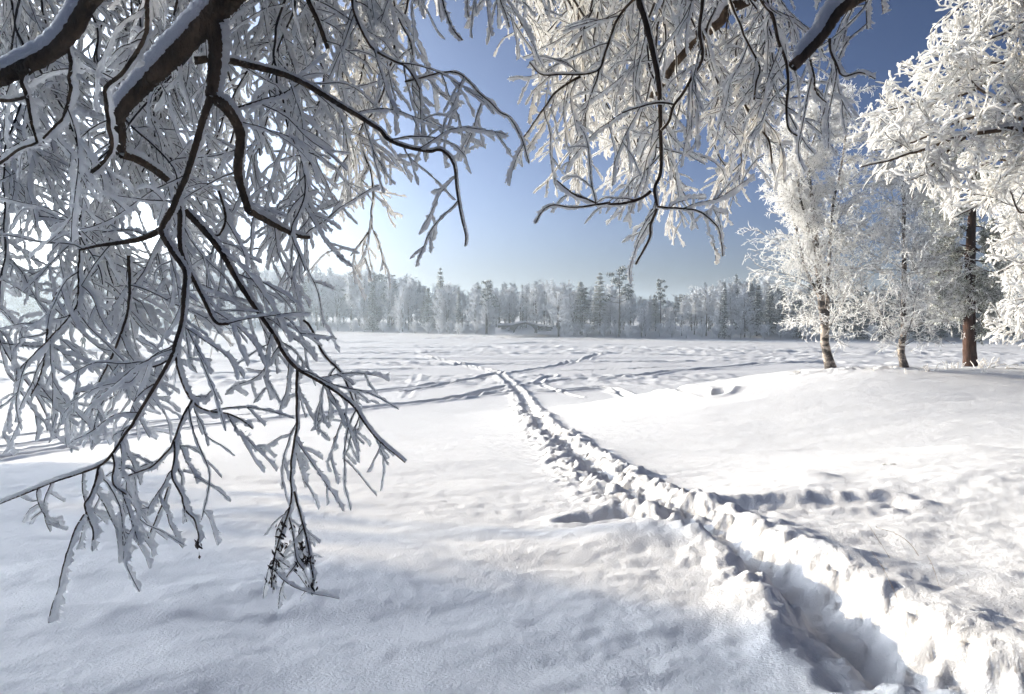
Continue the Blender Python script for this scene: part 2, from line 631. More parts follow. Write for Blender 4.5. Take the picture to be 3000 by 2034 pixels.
    for i, (pts, hw, dep, rg) in enumerate(tracks):
        if min(p[1] for p in pts) < 1070:
            hw, dep = hw * 1.15, dep * 1.15
        Q = on_ground(pts, max(10, len(pts) * 5))
        d, s, arc = seg_dist(X, Y, Q, hw * 3.5 + Y.mean() * 0)
        m = np.where(d < hw * 3.4)[0]
        if not len(m):
            continue
        wob = 1 + rg * (fbm(X[m] / 0.9, Y[m] / 0.9, 3, 30 + i))
        dd = np.abs(d[m] + 0.25 * hw * fbm(X[m] / 0.5, Y[m] / 0.5, 2, 60 + i)) / hw
        Z[m] += -dep * np.exp(-dd ** 4) * np.clip(wob, 0.1, 2.2) + 0.45 * dep * np.exp(-((dd - 1.6) / 0.55) ** 2) * np.clip(wob, 0, 2)

    # the trodden path
    pathpx = [(1230, 1040), (1300, 1055), (1400, 1078), (1452, 1090), (1492, 1120), (1530, 1165), (1572, 1225), (1640, 1290), (1722, 1357), (1805, 1415),
              (1900, 1470), (2005, 1505), (2100, 1555), (2215, 1625), (2330, 1697), (2430, 1772), (2545, 1842), (2670, 1908), (2790, 1965), (2930, 2040), (3110, 2140)]
    Q = on_ground(pathpx, 260)
    d, s, arc = seg_dist(X, Y, Q, 1.9)
    m = np.where(d < 1.85)[0]
    x, y = X[m], Y[m]
    sd = d[m] * s[m]
    nearp = sm((9.5 - y) / 4.0)
    sd = sd + (0.11 - 0.06 * nearp) * fbm(x / 0.30, y / 0.30, 3, 70) + 0.14 * fbm(x / 1.3, y / 1.3, 2, 71) + 0.05 * fbm(x / 0.09, y / 0.09, 2, 79)
    hw = 0.24 + 0.03 * nearp
    dep = 0.11 + 0.13 * nearp
    steps = 0.2 + 0.9 * vnoise(arc[m] / 0.33, 0 * arc[m] + 0.3 * s[m], 72)
    tren = np.exp(-(np.abs(sd) / hw) ** 3.4) * dep * (0.78 + 0.35 * steps * (1 - 0.3 * nearp))
    rim = 0.055 * np.exp(-((np.abs(sd) - hw * 1.55) / 0.18) ** 2) * (0.3 + 1.4 * vnoise(x / 0.4, y / 0.4, 77))
    rim += nearp * 0.06 * np.exp(-((sd - hw * 1.9) / 0.30) ** 2) * (0.6 + 0.5 * vnoise(x / 0.38, y / 0.38, 84))
    band = np.exp(-(np.abs(sd + 0.12) / (0.62 - 0.1 * nearp)) ** 4)
    c1 = vnoise(x / 0.17, y / 0.17, 73)
    c2 = vnoise(x / 0.085, y / 0.085, 74)
    cl = sm((c1 - 0.42) / 0.30) * 0.07 + sm((c2 - 0.45) / 0.3) * 0.035 + 0.02 * fbm(x / 0.05, y / 0.05, 2, 78)
    walls = np.exp(-((np.abs(sd) - hw * 1.15) / 0.2) ** 2)
    Z[m] += -tren + rim + band * cl * (1.0 - 0.55 * nearp) + walls * 0.03 * fbm(x / 0.10, y / 0.10, 4, 75) + nearp * walls * 0.025 * fbm(x / 0.32, y / 0.32, 2, 85) + nearp * walls * 0.012 * fbm(x / 0.045, y / 0.045, 3, 86)
    # side tracks off the path
    for pts, hw, dep in (([(1690, 1528), (1745, 1519), (1790, 1518), (1850, 1522), (1920, 1545), (2010, 1560)], .16, .11),
                         ([(2060, 1495), (2160, 1487), (2280, 1474), (2380, 1470), (2480, 1468), (2600, 1470)], .17, .05),
                         ([(2420, 1835), (2460, 1880), (2520, 1925), (2600, 1985)], .24, .16)):
        Q = on_ground(pts, 50)
        d, s, arc = seg_dist(X, Y, Q, 0.9)
        m = np.where(d < 0.85)[0]
        x, y = X[m], Y[m]
        dd = np.abs(d[m] + 0.10 * fbm(x / 0.22, y / 0.22, 3, 80)) / hw
        st = 0.55 + 0.45 * vnoise(arc[m] / 0.34, arc[m] * 0, 81)
        Z[m] += -dep * np.exp(-dd ** 4) * st + 0.03 * np.exp(-((dd - 1.7) / 0.6) ** 2) * (0.4 + vnoise(x / 0.15, y / 0.15, 82))
    nr, nc = len(rows), len(th)
    i = (np.arange(nr - 1)[:, None] * nc + np.arange(nc - 1)[None]).ravel()
    q = np.stack([i, i + 1, i + nc + 1, i + nc], -1)
    o = mesh_obj('snow_ground', np.stack([X, Y, Z], -1), [q], SNOW)
    o['kind'] = 'structure'
    o['label'] = 'deep white snow with a trodden path leading out over the frozen lake'
    return o


build_ground()

# ------------------------------------------------------------------ the two overhanging trees in front
def in_poly(u, v, poly):
    poly = np.asarray(poly, float)
    ins = np.zeros(np.shape(u), bool)
    x0, y0 = poly[-1]
    for x1, y1 in poly:
        c = ((y1 > v) != (y0 > v)) & (u < (x0 - x1) * (v - y1) / (y0 - y1 + 1e-9) + x1)
        ins ^= c
        x0, y0 = x1, y1
    return ins


# limbs of the left tree: (pixels, width px at start, width px at end, depth at start, depth at end)
LEFT = [
    ([(900, -260), (780, -130), (666, 0), (555, 120), (444, 231), (355, 329), (351, 391), (355, 452)], 118, 30, 3.0, 3.0),
    ([(420, -140), (340, -60), (267, 0), (213, 89), (155, 151), (75, 195), (0, 231), (-130, 280)], 58, 44, 2.3, 2.4),
    ([(622, 60), (632, 130), (628, 210), (618, 284)], 46, 34, 3.0, 3.0),
    ([(618, 284), (596, 346), (573, 426), (546, 515), (522, 573), (527, 630), (528, 724), (551, 787), (591, 867), (631, 942), (671, 949)], 22, 9, 3.0, 3.1),
    ([(618, 284), (658, 311), (689, 355), (704, 400), (697, 489), (702, 533), (728, 617)], 34, 20, 3.0, 3.3),
    ([(728, 617), (765, 637), (800, 657), (866, 689), (905, 695)], 22, 12, 3.3, 3.6),
    ([(204, 105), (202, 133), (213, 187), (207, 231), (209, 275), (195, 338), (160, 378), (127, 406)], 15, 7, 2.35, 2.5),
    ([(84, 200), (67, 231), (84, 289), (91, 346), (109, 418)], 14, 7, 2.35, 2.5),
    ([(-60, 288), (0, 293), (40, 295), (80, 284)], 11, 9, 2.5, 2.4),
    ([(440, -120), (431, 0), (431, 84), (409, 147), (364, 213), (315, 258), (320, 311), (327, 378), (329, 435), (307, 471), (262, 511)], 15, 11, 2.4, 2.7),
    ([(355, 452), (400, 466), (453, 498), (493, 529)], 24, 20, 3.0, 3.2),
    ([(520, 573), (506, 610), (475, 665), (478, 693), (511, 747), (542, 795), (540, 849), (533, 938), (515, 1000), (502, 1044), (466, 1111), (418, 1191), (382, 1253), (369, 1267), (329, 1329), (293, 1364), (222, 1391), (155, 1413), (89, 1440), (-10, 1480)], 19, 4, 3.0, 2.7),
    ([(475, 672), (440, 690), (395, 705), (290, 720), (232, 733)], 20, 6, 3.1, 3.2),
    ([(376, 750), (378, 800), (379, 860), (370, 930), (350, 990), (325, 1050), (290, 1120)], 10, 5, 3.3, 3.3),
    ([(291, 1367), (280, 1413), (267, 1453), (249, 1484), (269, 1547), (273, 1582)], 8, 4, 2.7, 2.6),
    ([(249, 1507), (218, 1560), (195, 1622), (178, 1689), (169, 1733), (151, 1778), (142, 1826)], 5, 3, 2.6, 2.5),
    ([(329, 1329), (335, 1364), (329, 1418), (369, 1449)], 6, 4, 2.7, 2.65),
    ([(533, 938), (527, 973), (520, 1035), (529, 1089), (551, 1142), (578, 1182), (618, 1204), (666, 1209), (711, 1231), (740, 1257)], 9, 4, 3.05, 3.2),
    ([(520, 1037), (471, 1071), (400, 1093), (311, 1133), (222, 1151)], 6, 3, 3.05, 3.1),
    ([(542, 618), (573, 649), (609, 689), (644, 733), (666, 769), (693, 818), (729, 875), (773, 938), (809, 991), (831, 1035), (871, 1080), (924, 1111), (968, 1137), (1000, 1160), (1040, 1195), (1065, 1235), (1110, 1290), (1187, 1355)], 19, 4, 3.2, 3.4),
    ([(890, 940), (906, 955), (933, 1009), (955, 1044), (1000, 1093), (1035, 1168), (1060, 1230)], 7, 4, 3.5, 3.4),
    ([(871, 1080), (872, 1200), (871, 1289), (860, 1364), (862, 1440), (846, 1511), (817, 1587), (800, 1671), (795, 1722)], 8, 4, 3.35, 3.2),
    ([(862, 1440), (880, 1511), (893, 1569), (906, 1635), (915, 1689), (913, 1735)], 6, 4, 3.25, 3.2),
    ([(846, 1511), (857, 1555), (864, 1631), (890, 1670)], 4, 3, 3.25, 3.2),
    ([(562, 1173), (537, 1222), (511, 1293), (502, 1315), (444, 1369), (355, 1400)], 7, 4, 3.05, 3.0),
    ([(511, 1293), (511, 1351), (506, 1395), (529, 1449), (542, 1498), (569, 1520), (582, 1569), (578, 1591)], 6, 4, 3.0, 2.95),
    ([(498, 1418), (480, 1471), (449, 1542), (431, 1590)], 5, 3, 3.0, 2.95),
    ([(680, 320), (755, 298), (835, 271), (888, 240)], 8, 4, 3.1, 3.3),
    ([(860, -110), (902, 0), (933, 67), (960, 142)], 15, 12, 3.2, 3.4),
    ([(569, 178), (644, 173), (733, 193), (830, 218), (897, 249), (942, 275), (1000, 311), (1053, 342), (1089, 366), (1115, 382), (1138, 409), (1191, 431), (1262, 444), (1284, 438), (1311, 453), (1331, 489), (1338, 555), (1351, 635), (1364, 690), (1362, 722)], 22, 4, 3.1, 3.6),
    ([(1022, -60), (1030, 20), (1058, 84), (1091, 138), (1151, 173), (1191, 195), (1231, 262)], 10, 5, 3.3, 3.5),
    ([(1185, 240), (1262, 218), (1293, 211), (1329, 211), (1360, 227), (1391, 262), (1422, 289), (1466, 329), (1493, 344), (1511, 373), (1533, 418), (1550, 478)], 5, 3, 3.5, 3.4),
    ([(1280, -90), (1293, 0), (1307, 40), (1329, 89), (1355, 118)], 6, 4, 3.3, 3.4),
    ([(-60, 520), (10, 470), (60, 440), (109, 418)], 9, 7, 2.7, 2.5),
    ([(233, 733), (232, 850), (225, 905), (180, 960), (130, 1010), (60, 1080)], 6, 4, 3.2, 3.2),
    ([(180, 835), (150, 900), (140, 960), (135, 1030), (120, 1100), (90, 1160)], 7, 4, 3.3, 3.3),
    ([(640, 560), (660, 640), (640, 690), (610, 683)], 9, 6, 3.2, 3.3),
]
RIGHT = [
    ([(1850, -140), (1871, 0), (1888, 53), (1911, 147), (1928, 231), (1933, 302), (1935, 391), (1937, 466), (1933, 515), (1917, 555), (1924, 609), (1906, 658), (1902, 700), (1862, 775)], 28, 5, 3.6, 3.7),
    ([(1906, 560), (1880, 578), (1835, 591), (1764, 595), (1720, 582), (1680, 569), (1631, 529)], 9, 4, 3.65, 3.6),
    ([(1786, 595), (1733, 602), (1684, 604), (1622, 598), (1591, 617), (1569, 655)], 6, 3, 3.6, 3.5),
    ([(1924, 605), (2000, 612), (2053, 622), (2104, 671), (2117, 752)], 6, 3, 3.65, 3.7),
    ([(2053, -120), (2058, 0), (2049, 89), (2058, 169), (2027, 227), (2000, 275), (1973, 311), (1960, 355), (1938, 382)], 15, 7, 3.4, 3.6),
    ([(1973, 307), (1928, 302), (1871, 315), (1822, 331)], 6, 4, 3.5, 3.5),
    ([(2110, -110), (2142, 0), (2164, 53), (2182, 98), (2195, 124), (2227, 195), (2218, 240), (2209, 293)], 9, 5, 3.5, 3.7),
    ([(2180, -120), (2231, 0), (2262, 44), (2280, 120), (2302, 178), (2309, 249), (2304, 311), (2311, 378), (2347, 404)], 18, 5, 3.5, 3.7),
    ([(2790, -200), (2640, -85), (2502, 0), (2450, 40), (2413, 98), (2369, 147), (2322, 197)], 56, 30, 3.3, 3.3),
    ([(2431, 115), (2435, 155), (2453, 191), (2470, 225), (2520, 215), (2565, 232)], 8, 3, 3.3, 3.3),
    ([(2373, 173), (2382, 213), (2391, 267), (2422, 302)], 8, 4, 3.3, 3.4),
    ([(2260, -60), (2191, 0), (2133, 27), (2111, 62), (2071, 93), (1990, 170), (1940, 240), (1900, 300)], 44, 22, 6.6, 6.9),
    ([(1911, -40), (1850, 5), (1817, 44), (1800, 75), (1791, 102), (1773, 155), (1755, 204), (1706, 218), (1644, 218), (1586, 218), (1551, 182)], 13, 4, 3.9, 3.8),
    ([(1755, 204), (1746, 244), (1729, 284)], 6, 3, 3.85, 3.9),
    ([(1700, 225), (1671, 240), (1626, 271), (1591, 320), (1533, 404)], 8, 4, 4.0, 4.1),
    ([(1450, -90), (1465, 0), (1480, 40), (1492, 80)], 6, 3, 3.7, 3.7),
    ([(1385, -80), (1368, 10), (1372, 50)], 5, 3, 3.5, 3.5),
    ([(2180, 300), (2215, 365), (2250, 410), (2262, 480)], 7, 4, 4.2, 4.2),
    ([(2530, -80), (2536, 0), (2540, 85)], 5, 3, 3.4, 3.4),
    ([(2580, -60), (2586, 0), (2588, 40)], 5, 3, 3.4, 3.4),
]
LPOLY = [(-200, -200), (1320, -200), (1290, 60), (1240, 170), (1430, 300), (1560, 500), (1490, 520), (1440, 420), (1300, 480), (1290, 560), (1320, 880), (1210, 930), (1150, 880), (1040, 980), (1090, 1120), (1180, 1350), (1090, 1430), (960, 1490), (935, 1745), (780, 1740), (790, 1460), (700, 1420), (620, 1610), (540, 1560), (430, 1640), (330, 1640), (250, 1620), (160, 1830), (130, 1830), (180, 1560), (20, 1550), (-200, 1400)]
LDENSE = [(-200, -200), (1250, -200), (1200, 250), (1240, 420), (1230, 560), (1180, 780), (1020, 880), (940, 960), (700, 1250), (420, 1380), (120, 1260), (-200, 1180)]
RPOLY = [(1360, -200), (2480, -200), (2500, 60), (2480, 200), (2560, 230), (2500, 330), (2440, 420), (2300, 440), (2260, 620), (2200, 600), (2160, 640), (2110, 830), (2080, 700), (1990, 640), (2010, 760), (1900, 690), (1850, 780), (1830, 680), (1650, 590), (1570, 650), (1540, 570), (1600, 530), (1480, 560), (1440, 420), (1520, 290), (1560, 200), (1440, 110), (1380, 100)]
RDENSE = [(1480, -200), (2420, -200), (2400, 120), (2300, 260), (2240, 420), (2140, 540), (2000, 590), (1900, 520), (1700, 520), (1560, 430), (1600, 300), (1620, 160), (1500, 60)]
HOLES = [(243, 1003, 24), (306, 1003, 10), (392, 655, 24), (425, 612, 20), (372, 700, 16), (90, 712, 22), (130, 690, 18), (640, 1120, 26), (668, 1095, 18), (1395, 170, 10)]


def limb(spec):
    pts, w0, w1, d0, d1 = spec
    n = max(10, int(sum(math.hypot(a[0] - b[0], a[1] - b[1]) for a, b in zip(pts[:-1], pts[1:])) / 14))
    P2 = smooth_curve(np.array(pts, float), n)
    t = np.linspace(0, 1, n)
    d = d0 + (d1 - d0) * t
    P = px(P2[:, 0], P2[:, 1], d)
    W = w0 + (w1 - w0) * t ** 0.8
    return P, W * d / F / 2


def hang_from(P, R, bough, rng):
    """Carry a limb that starts above the frame on to the nearest place of the bough it hangs from."""
    d = np.linalg.norm(bough - P[0], axis=1)
    q = bough[int(np.argmin(d))]
    mid = (P[0] + q) / 2 + np.array([0, 0, 0.15])
    ext = smooth_curve(np.array([q, mid, P[0]]), 7)[:-1]
    return np.vstack([ext, P]), np.r_[np.linspace(R[0] * 1.25, R[0], len(ext)), R]


def keep_inside(P, poly, rng, holes=True):
    """Mask of shoots whose middle lies inside the outline and clear of the peep holes."""
    ok = np.ones(len(P), bool)
    for f in (0.45, 0.75):
        u, v, d = proj(P[:, int(f * (P.shape[1] - 1))])
        ok &= in_poly(u, v, poly) | ((v < -60) & (d > 1.8))
    for k in (0, P.shape[1] // 2, -1):
        u, v, d = proj(P[:, k])
        ok &= (d > 1.8)
    if holes:
        for hu, hv, hr in HOLES:
            for k in range(0, P.shape[1], 2):
                u, v, d = proj(P[:, k])
                ok &= np.hypot(u - hu, v - hv) > hr
    return ok


def clear_of(P, limbs, rng, share=0.9):
    """Mask of shoots that do not cross in front of the big limbs."""
    ok = np.ones(len(P), bool)
    u, v, d = proj(P)
    for pts, w0, w1, d0, d1 in limbs:
        if w0 < 8:
            continue
        n = 60
        L = smooth_curve(np.array(pts, float), n)
        W = np.linspace(w0, w1, n) / 2 + 5
        D = np.linspace(d0, d1, n)
        idx = np.where(((u > L[:, 0].min() - 80) & (u < L[:, 0].max() + 80) & (v > L[:, 1].min() - 80) & (v < L[:, 1].max() + 80)).any(1))[0]
        for i in np.array_split(idx, max(1, len(idx) // 400)):
            if len(i) == 0:
                continue
            dd = np.hypot(u[i][:, 1:, None] - L[:, 0], v[i][:, 1:, None] - L[:, 1])
            W2 = W + (30 if w0 > 50 else 0) * (np.arange(n) < n)
            hit = ((dd < W2) & (d[i][:, 1:, None] < D + 0.01)).any((1, 2))
            ok[i[hit & (rng.random(len(i)) < share)]] = False
    return ok


def refine(P, R, step):
    """Resample a batch of centre lines to a fixed, fine number of points."""
    N, K, _ = P.shape
    L = np.linalg.norm(np.diff(P, axis=1), axis=2).sum(1).mean()
    n = int(np.clip(L / step, 5, 46))
    t = np.linspace(0, 1, n)[None].repeat(N, 0)
    Q, _ = lerp_along(P, t)
    k = np.linspace(0, K - 1, n)
    i = np.clip(k.astype(int), 0, K - 2)
    f = k - i
    return Q, R[:, i] * (1 - f) + R[:, i + 1] * f


WIND = np.array([0.40, 0.85, -0.12])           # the side the rime grew on


def rime(mb, P, hw, rng, step=0.011, spread=0.42):
    """Blades of hoar frost along thin twigs, growing to the windward side."""
    if len(P) == 0:
        return
    H = np.repeat(hw[:, None], P.shape[1], 1)
    Q, Hq = refine(P, H, step)
    K = Q.shape[1]
    t = np.linspace(0, 1, K)
    prof = np.clip(0.75 + 0.35 * t, 0, 1.05) * np.where(t > 0.985, 0.35, 1.0) * np.where(t < 0.02, 0.7, 1)
    Hq = Hq * prof[None] * (1 + 0.30 * (rng.random(Hq.shape) * 2 - 1))
    wv = nrm(WIND + spread * rng.normal(size=(len(Q), 3)))
    mb.tubes(Q, Hq, S=6, w=wv, off=1.0, a=0.95, b=0.85, noise=0.42, rng=rng)
    # feathery crystals standing out of the blade
    T = nrm(np.gradient(Q, axis=1))
    U = nrm(wv[:, None] - (wv[:, None] * T).sum(-1, keepdims=True) * T)
    W = np.cross(T, U)
    for rep in range(2):
        a = rng.random(Hq.shape) * 6.283
        d = U * (np.cos(a) + .35)[..., None] + W * np.sin(a)[..., None] + T * (rng.random(Hq.shape) * .9)[..., None]
        d = nrm(d) * (Hq * (.45 + .45 * rng.random(Hq.shape)))[..., None]
        base = Q + U * Hq[..., None] + nrm(d) * (Hq * .85)[..., None]
        mb.cards(base.reshape(-1, 3), d.reshape(-1, 3), (T * (Hq * .30)[..., None]).reshape(-1, 3))


def front_tree(name, label, trunk_xy, trunk_r, limbs, poly, dense, boughs, strands, seed, twig_step):
    rng = np.random.default_rng(seed)
    tx, ty = trunk_xy
    z0 = float(ground(np.array([tx]), np.array([ty]))[0])
    root = thing(name, label, 'tree', (tx, ty, z0))
    mb = MB()
    tp = smooth_curve(np.array([(tx, ty, z0 - 0.2), (tx + .05, ty + .05, z0 + 1.5), (tx - .05, ty + .1, z0 + 3.2), (tx, ty + .1, z0 + 5.2), (tx + .1, ty, z0 + 8.5)]), 40)
    tr = np.interp(np.linspace(0, 1, 40), [0, .06, .5, 1], [trunk_r * 1.45, trunk_r, trunk_r * .85, trunk_r * .5])
    mb.tubes(tp, tr, S=14, noise=0.05, rng=rng)
    mb.build('trunk', BARK, root)
    bs = []
    for pts, r0, r1 in boughs:
        P = smooth_curve(np.array(pts, float), 40)
        bs.append(P)
        mb = MB()
        mb.tubes(P, np.linspace(r0, r1, 40), S=10, noise=0.06, rng=rng)
        b = mb.build('bough', BARK, root)
        ms = MB()
        ms.tubes(P[1:-1], np.linspace(r0, r1, 40)[1:-1], S=8, w=np.array([-.2, 0, 1.0]), off=0.75, a=1.0, b=0.85, noise=0.12, rng=rng)
        ms.build('snow_cap', SNOW, b)
    ball = np.vstack(bs)
    allP, allR = [], []
    for spec in limbs:
        P, R = limb(spec)
        if spec[0][0][1] < -30:
            P, R = hang_from(P, R, ball, rng)
        fat = R.max() > 0.012
        # knobbly, slightly crooked wood
        wob = np.cumsum(rng.normal(size=P.shape) * 0.0012, axis=0)
        wob -= np.linspace(0, 1, len(P))[:, None] * wob[-1]
        P = P + wob * (0 if fat else 1)
        n2 = len(P) * (3 if fat else 2)
        Pf = smooth_curve(P, n2)
        Rf = np.interp(np.linspace(0, 1, n2), np.linspace(0, 1, len(R)), R)
        Rf = Rf * (1 + 0.10 * np.repeat(rng.random(n2 // 2 + 1) - .3, 2)[:n2])
        m = MB()
        m.tubes(Pf, Rf, S=14 if fat else 7, noise=0.09 if fat else 0.14, rng=rng)
        br = m.build('branch', BARK, root)
        ms = MB()
        if R.max() > 0.03:                       # deep snow lying along the big limbs
            lo = 0.05
            s = np.linspace(0, 1, n2)
            Rs = Rf * (0.9 + 0.25 * np.sin(s * 9 + 1) * 0.4) * np.clip((1 - s) / 0.05, 0.15, 1)
            ms.tubes(Pf, Rs, S=16, w=np.array([-0.70, 0.10, 0.72]), off=1.25, a=1.25, b=1.0, noise=0.03, rng=rng)
            ms.build('snow_cap', SNOW, br)
        elif R.max() > 0.010:
            ms.tubes(Pf, np.maximum(Rf, 0.008), S=8, w=np.array([0.35, 0.35, 0.55]), off=0.95, a=1.15, b=0.8, noise=0.22, rng=rng)
            ms.build('snow_cap', FROST, br)
        else:
            rime(ms, P[None], np.array([0.0115]), rng)
            ms.build('rime', FROST, br)
        allP.append(resample(P, 24))
        allR.append(np.interp(np.linspace(0, 1, 24), np.linspace(0, 1, len(R)), R))
    # slender hanging branches from the boughs above the frame
    for (u0, u1, n, dn, df, vmin, vmax) in strands:
        for k in range(n):
            u = u0 + (u1 - u0) * (k + rng.random()) / n
            d = dn + (df - dn) * rng.random()
            v = -90.0
            vend = vmin + (vmax - vmin) * rng.random()
            pts = []
            du = rng.normal() * 0.5
            while v < vend:
                pts.append((u, v))
                v += 42
                du = 0.8 * du + rng.normal() * 0.32
                u += 42 * du * 0.8
                if v > 0 and not in_poly(np.array(u), np.array(v), dense):
                    break
                if any(math.hypot(u - a, v - b) < c + 12 for a, b, c in HOLES):
                    break
            if len(pts) < 5:
                continue
            P, R = limb((pts, 11 * 3.2 / d + 4 * rng.random(), 3.2, d, d + 0.5 * rng.normal()))
            P, R = hang_from(P, R, ball, rng)
            m = MB()
            m.tubes(smooth_curve(P, len(P) * 2), np.interp(np.linspace(0, 1, len(P) * 2), np.linspace(0, 1, len(R)), R), S=6, noise=0.14, rng=rng)
            br = m.build('branch', TWIG, root)
            ms = MB()
            rime(ms, P[None], np.array([0.0105]), rng)
            ms.build('rime', FROST, br)
            allP.append(resample(P, 24))
            allR.append(np.interp(np.linspace(0, 1, 24), np.linspace(0, 1, len(R)), R))
    A = np.stack(allP)
    AR = np.stack(allR)
    lens = np.linalg.norm(np.diff(A, axis=1), axis=2).sum(1)
    tw, fr = MB(), MB()
    G1 = []
    for i in range(len(A)):
        m = max(3, int(lens[i] / twig_step))
        P1, rp, L1 = shoots(A[i:i + 1], AR[i:i + 1], m, 0.03, 1.0, 0.34, 0.95, 10, 0.15, (0.02, 0.04, -0.075), rng)
        P1 = P1[(P1[:, 4, 1] > P1[:, 0, 1] - 0.02) | (rng.random(len(P1)) < 0.15)]
        G1.append(P1)
    G1 = np.concatenate(G1)
    u, v, d = proj(G1[:, 4])
    G1 = G1[keep_inside(G1, poly, rng) & (u > -260) & (v > -260) & (u < 3100)]
    G1 = G1[clear_of(G1, limbs, rng)]
    P2, _, _ = shoots(G1, np.full(G1.shape[:2], .002), 3, 0.12, 0.92, 0.15, 0.80, 7, 0.12, (0.02, 0.04, -0.09), rng)
    P2 = P2[(P2[:, 4, 1] > P2[:, 0, 1] - 0.03) | (rng.random(len(P2)) < 0.3)]
    P2 = P2[keep_inside(P2, poly, rng)]
    P2 = P2[clear_of(P2, limbs, rng)]
    for P, r0, hw in ((G1, 0.0024, 0.0096), (P2, 0.0015, 0.0086)):
        N, K, _ = P.shape
        tap = np.linspace(1, 0.55, K)
        Pq, Rq = refine(P, (r0 * tap)[None].repeat(N, 0), 0.03)
        tw.tubes(Pq, Rq, S=4, rng=rng)
        rime(fr, P, hw * (0.7 + 0.6 * rng.random(N)), rng, step=0.0105)
    t = tw.build('twigs', TWIG, root)
    t['kind'] = 'stuff'
    f = fr.build('hoar_frost', FROST, root)
    f['kind'] = 'stuff'
    print(name, 'twigs', len(G1), len(P2))
    return root, rng


treeL, rngL = front_tree(
    'frosted_tree', 'dark tree with thick snow covered limb and curtain of rimed twigs in the left foreground', (1.5, -2.3), 0.23, LEFT, LPOLY, LDENSE,
    [([(1.5, -2.2, 6.4), (0.9, 0.2, 6.7), (-0.3, 2.0, 6.75), (-0.76, 2.95, 6.1)], .12, .075),
     ([(1.5, -2.2, 7.6), (0.4, 0.5, 8.0), (-1.0, 2.6, 7.6), (-2.2, 4.0, 7.3), (-3.6, 5.2, 7.2)], .10, .05),
     ([(1.5, -2.2, 7.9), (0.9, 1.0, 8.2), (0.2, 3.2, 7.6), (-0.6, 4.8, 7.3)], .08, .04)],
    [(-110, 130, 6, 3.6, 4.8, 900, 1250), (-60, 420, 8, 3.6, 4.8, 500, 1250), (380, 900, 10, 3.7, 5.2, 520, 1050), (820, 1240, 9, 3.7, 5.2, 350, 820)], 5, 0.044)
treeR, rngR = front_tree(
    'frosted_tree', 'overhanging tree of rimed twigs at top centre with short snowy limb at upper right', (4.3, -1.6), 0.2, RIGHT, RPOLY, RDENSE,
    [([(4.3, -1.5, 6.3), (3.4, 1.0, 6.9), (2.1, 3.0, 6.5), (1.6, 3.3, 6.0)], .09, .05),
     ([(4.3, -1.5, 7.2), (3.0, 2.0, 8.0), (1.9, 5.0, 8.0), (1.2, 8.2, 7.9)], .10, .05),
     ([(4.3, -1.5, 6.8), (2.6, 1.0, 7.4), (1.0, 3.0, 6.9), (0.2, 4.6, 6.9)], .07, .035)],
    [(1480, 1760, 6, 3.8, 5.0, 150, 520), (1700, 2250, 9, 3.8, 5.2, 200, 600), (1520, 2300, 34, 5.4, 8.2, 220, 640)], 6, 0.052)


def leaf_clumps(root):
    rng = np.random.default_rng(3)
    mb = MB()
    for (u, v, d, n, s) in ((832, 1545, 3.22, 10, 20), (822, 1590, 3.22, 16, 24), (800, 1645, 3.2, 12, 20), (795, 1700, 3.2, 12, 20), (882, 1600, 3.24, 14, 20), (893, 1650, 3.22, 10, 16),
                            (911, 1640, 3.22, 12, 18), (916, 1715, 3.2, 12, 20), (578, 1598, 2.95, 9, 12), (866, 1660, 3.2, 4, 8)):
        c = px(u + rng.normal(size=n) * s * .45, v + rng.normal(size=n) * s * .7, d + rng.normal(size=n) * .01)
        L = (0.008 + 0.011 * rng.random(n))[:, None]
        a = nrm(np.array([0.25, 0, -1.0]) + 0.45 * rng.normal(size=(n, 3))) * L
        b = nrm(np.cross(a, rng.normal(size=(n, 3)))) * L * 0.32
        mb.cards(c, a, b)
        mb.cards(c + a * 0.5 + b * 0.6, a * 0.6, np.cross(nrm(a), b) * 0.9)
    mb.build('dead_leaves', LEAF, root, smooth=False)


leaf_clumps(treeL)

# ------------------------------------------------------------------ trees of the right bank
def skeleton(base, trunk_pts, r0, r1, n=30):
    P = smooth_curve(np.asarray(base, float) + np.asarray(trunk_pts, float), n)
    return P, np.linspace(r0, r1, n)


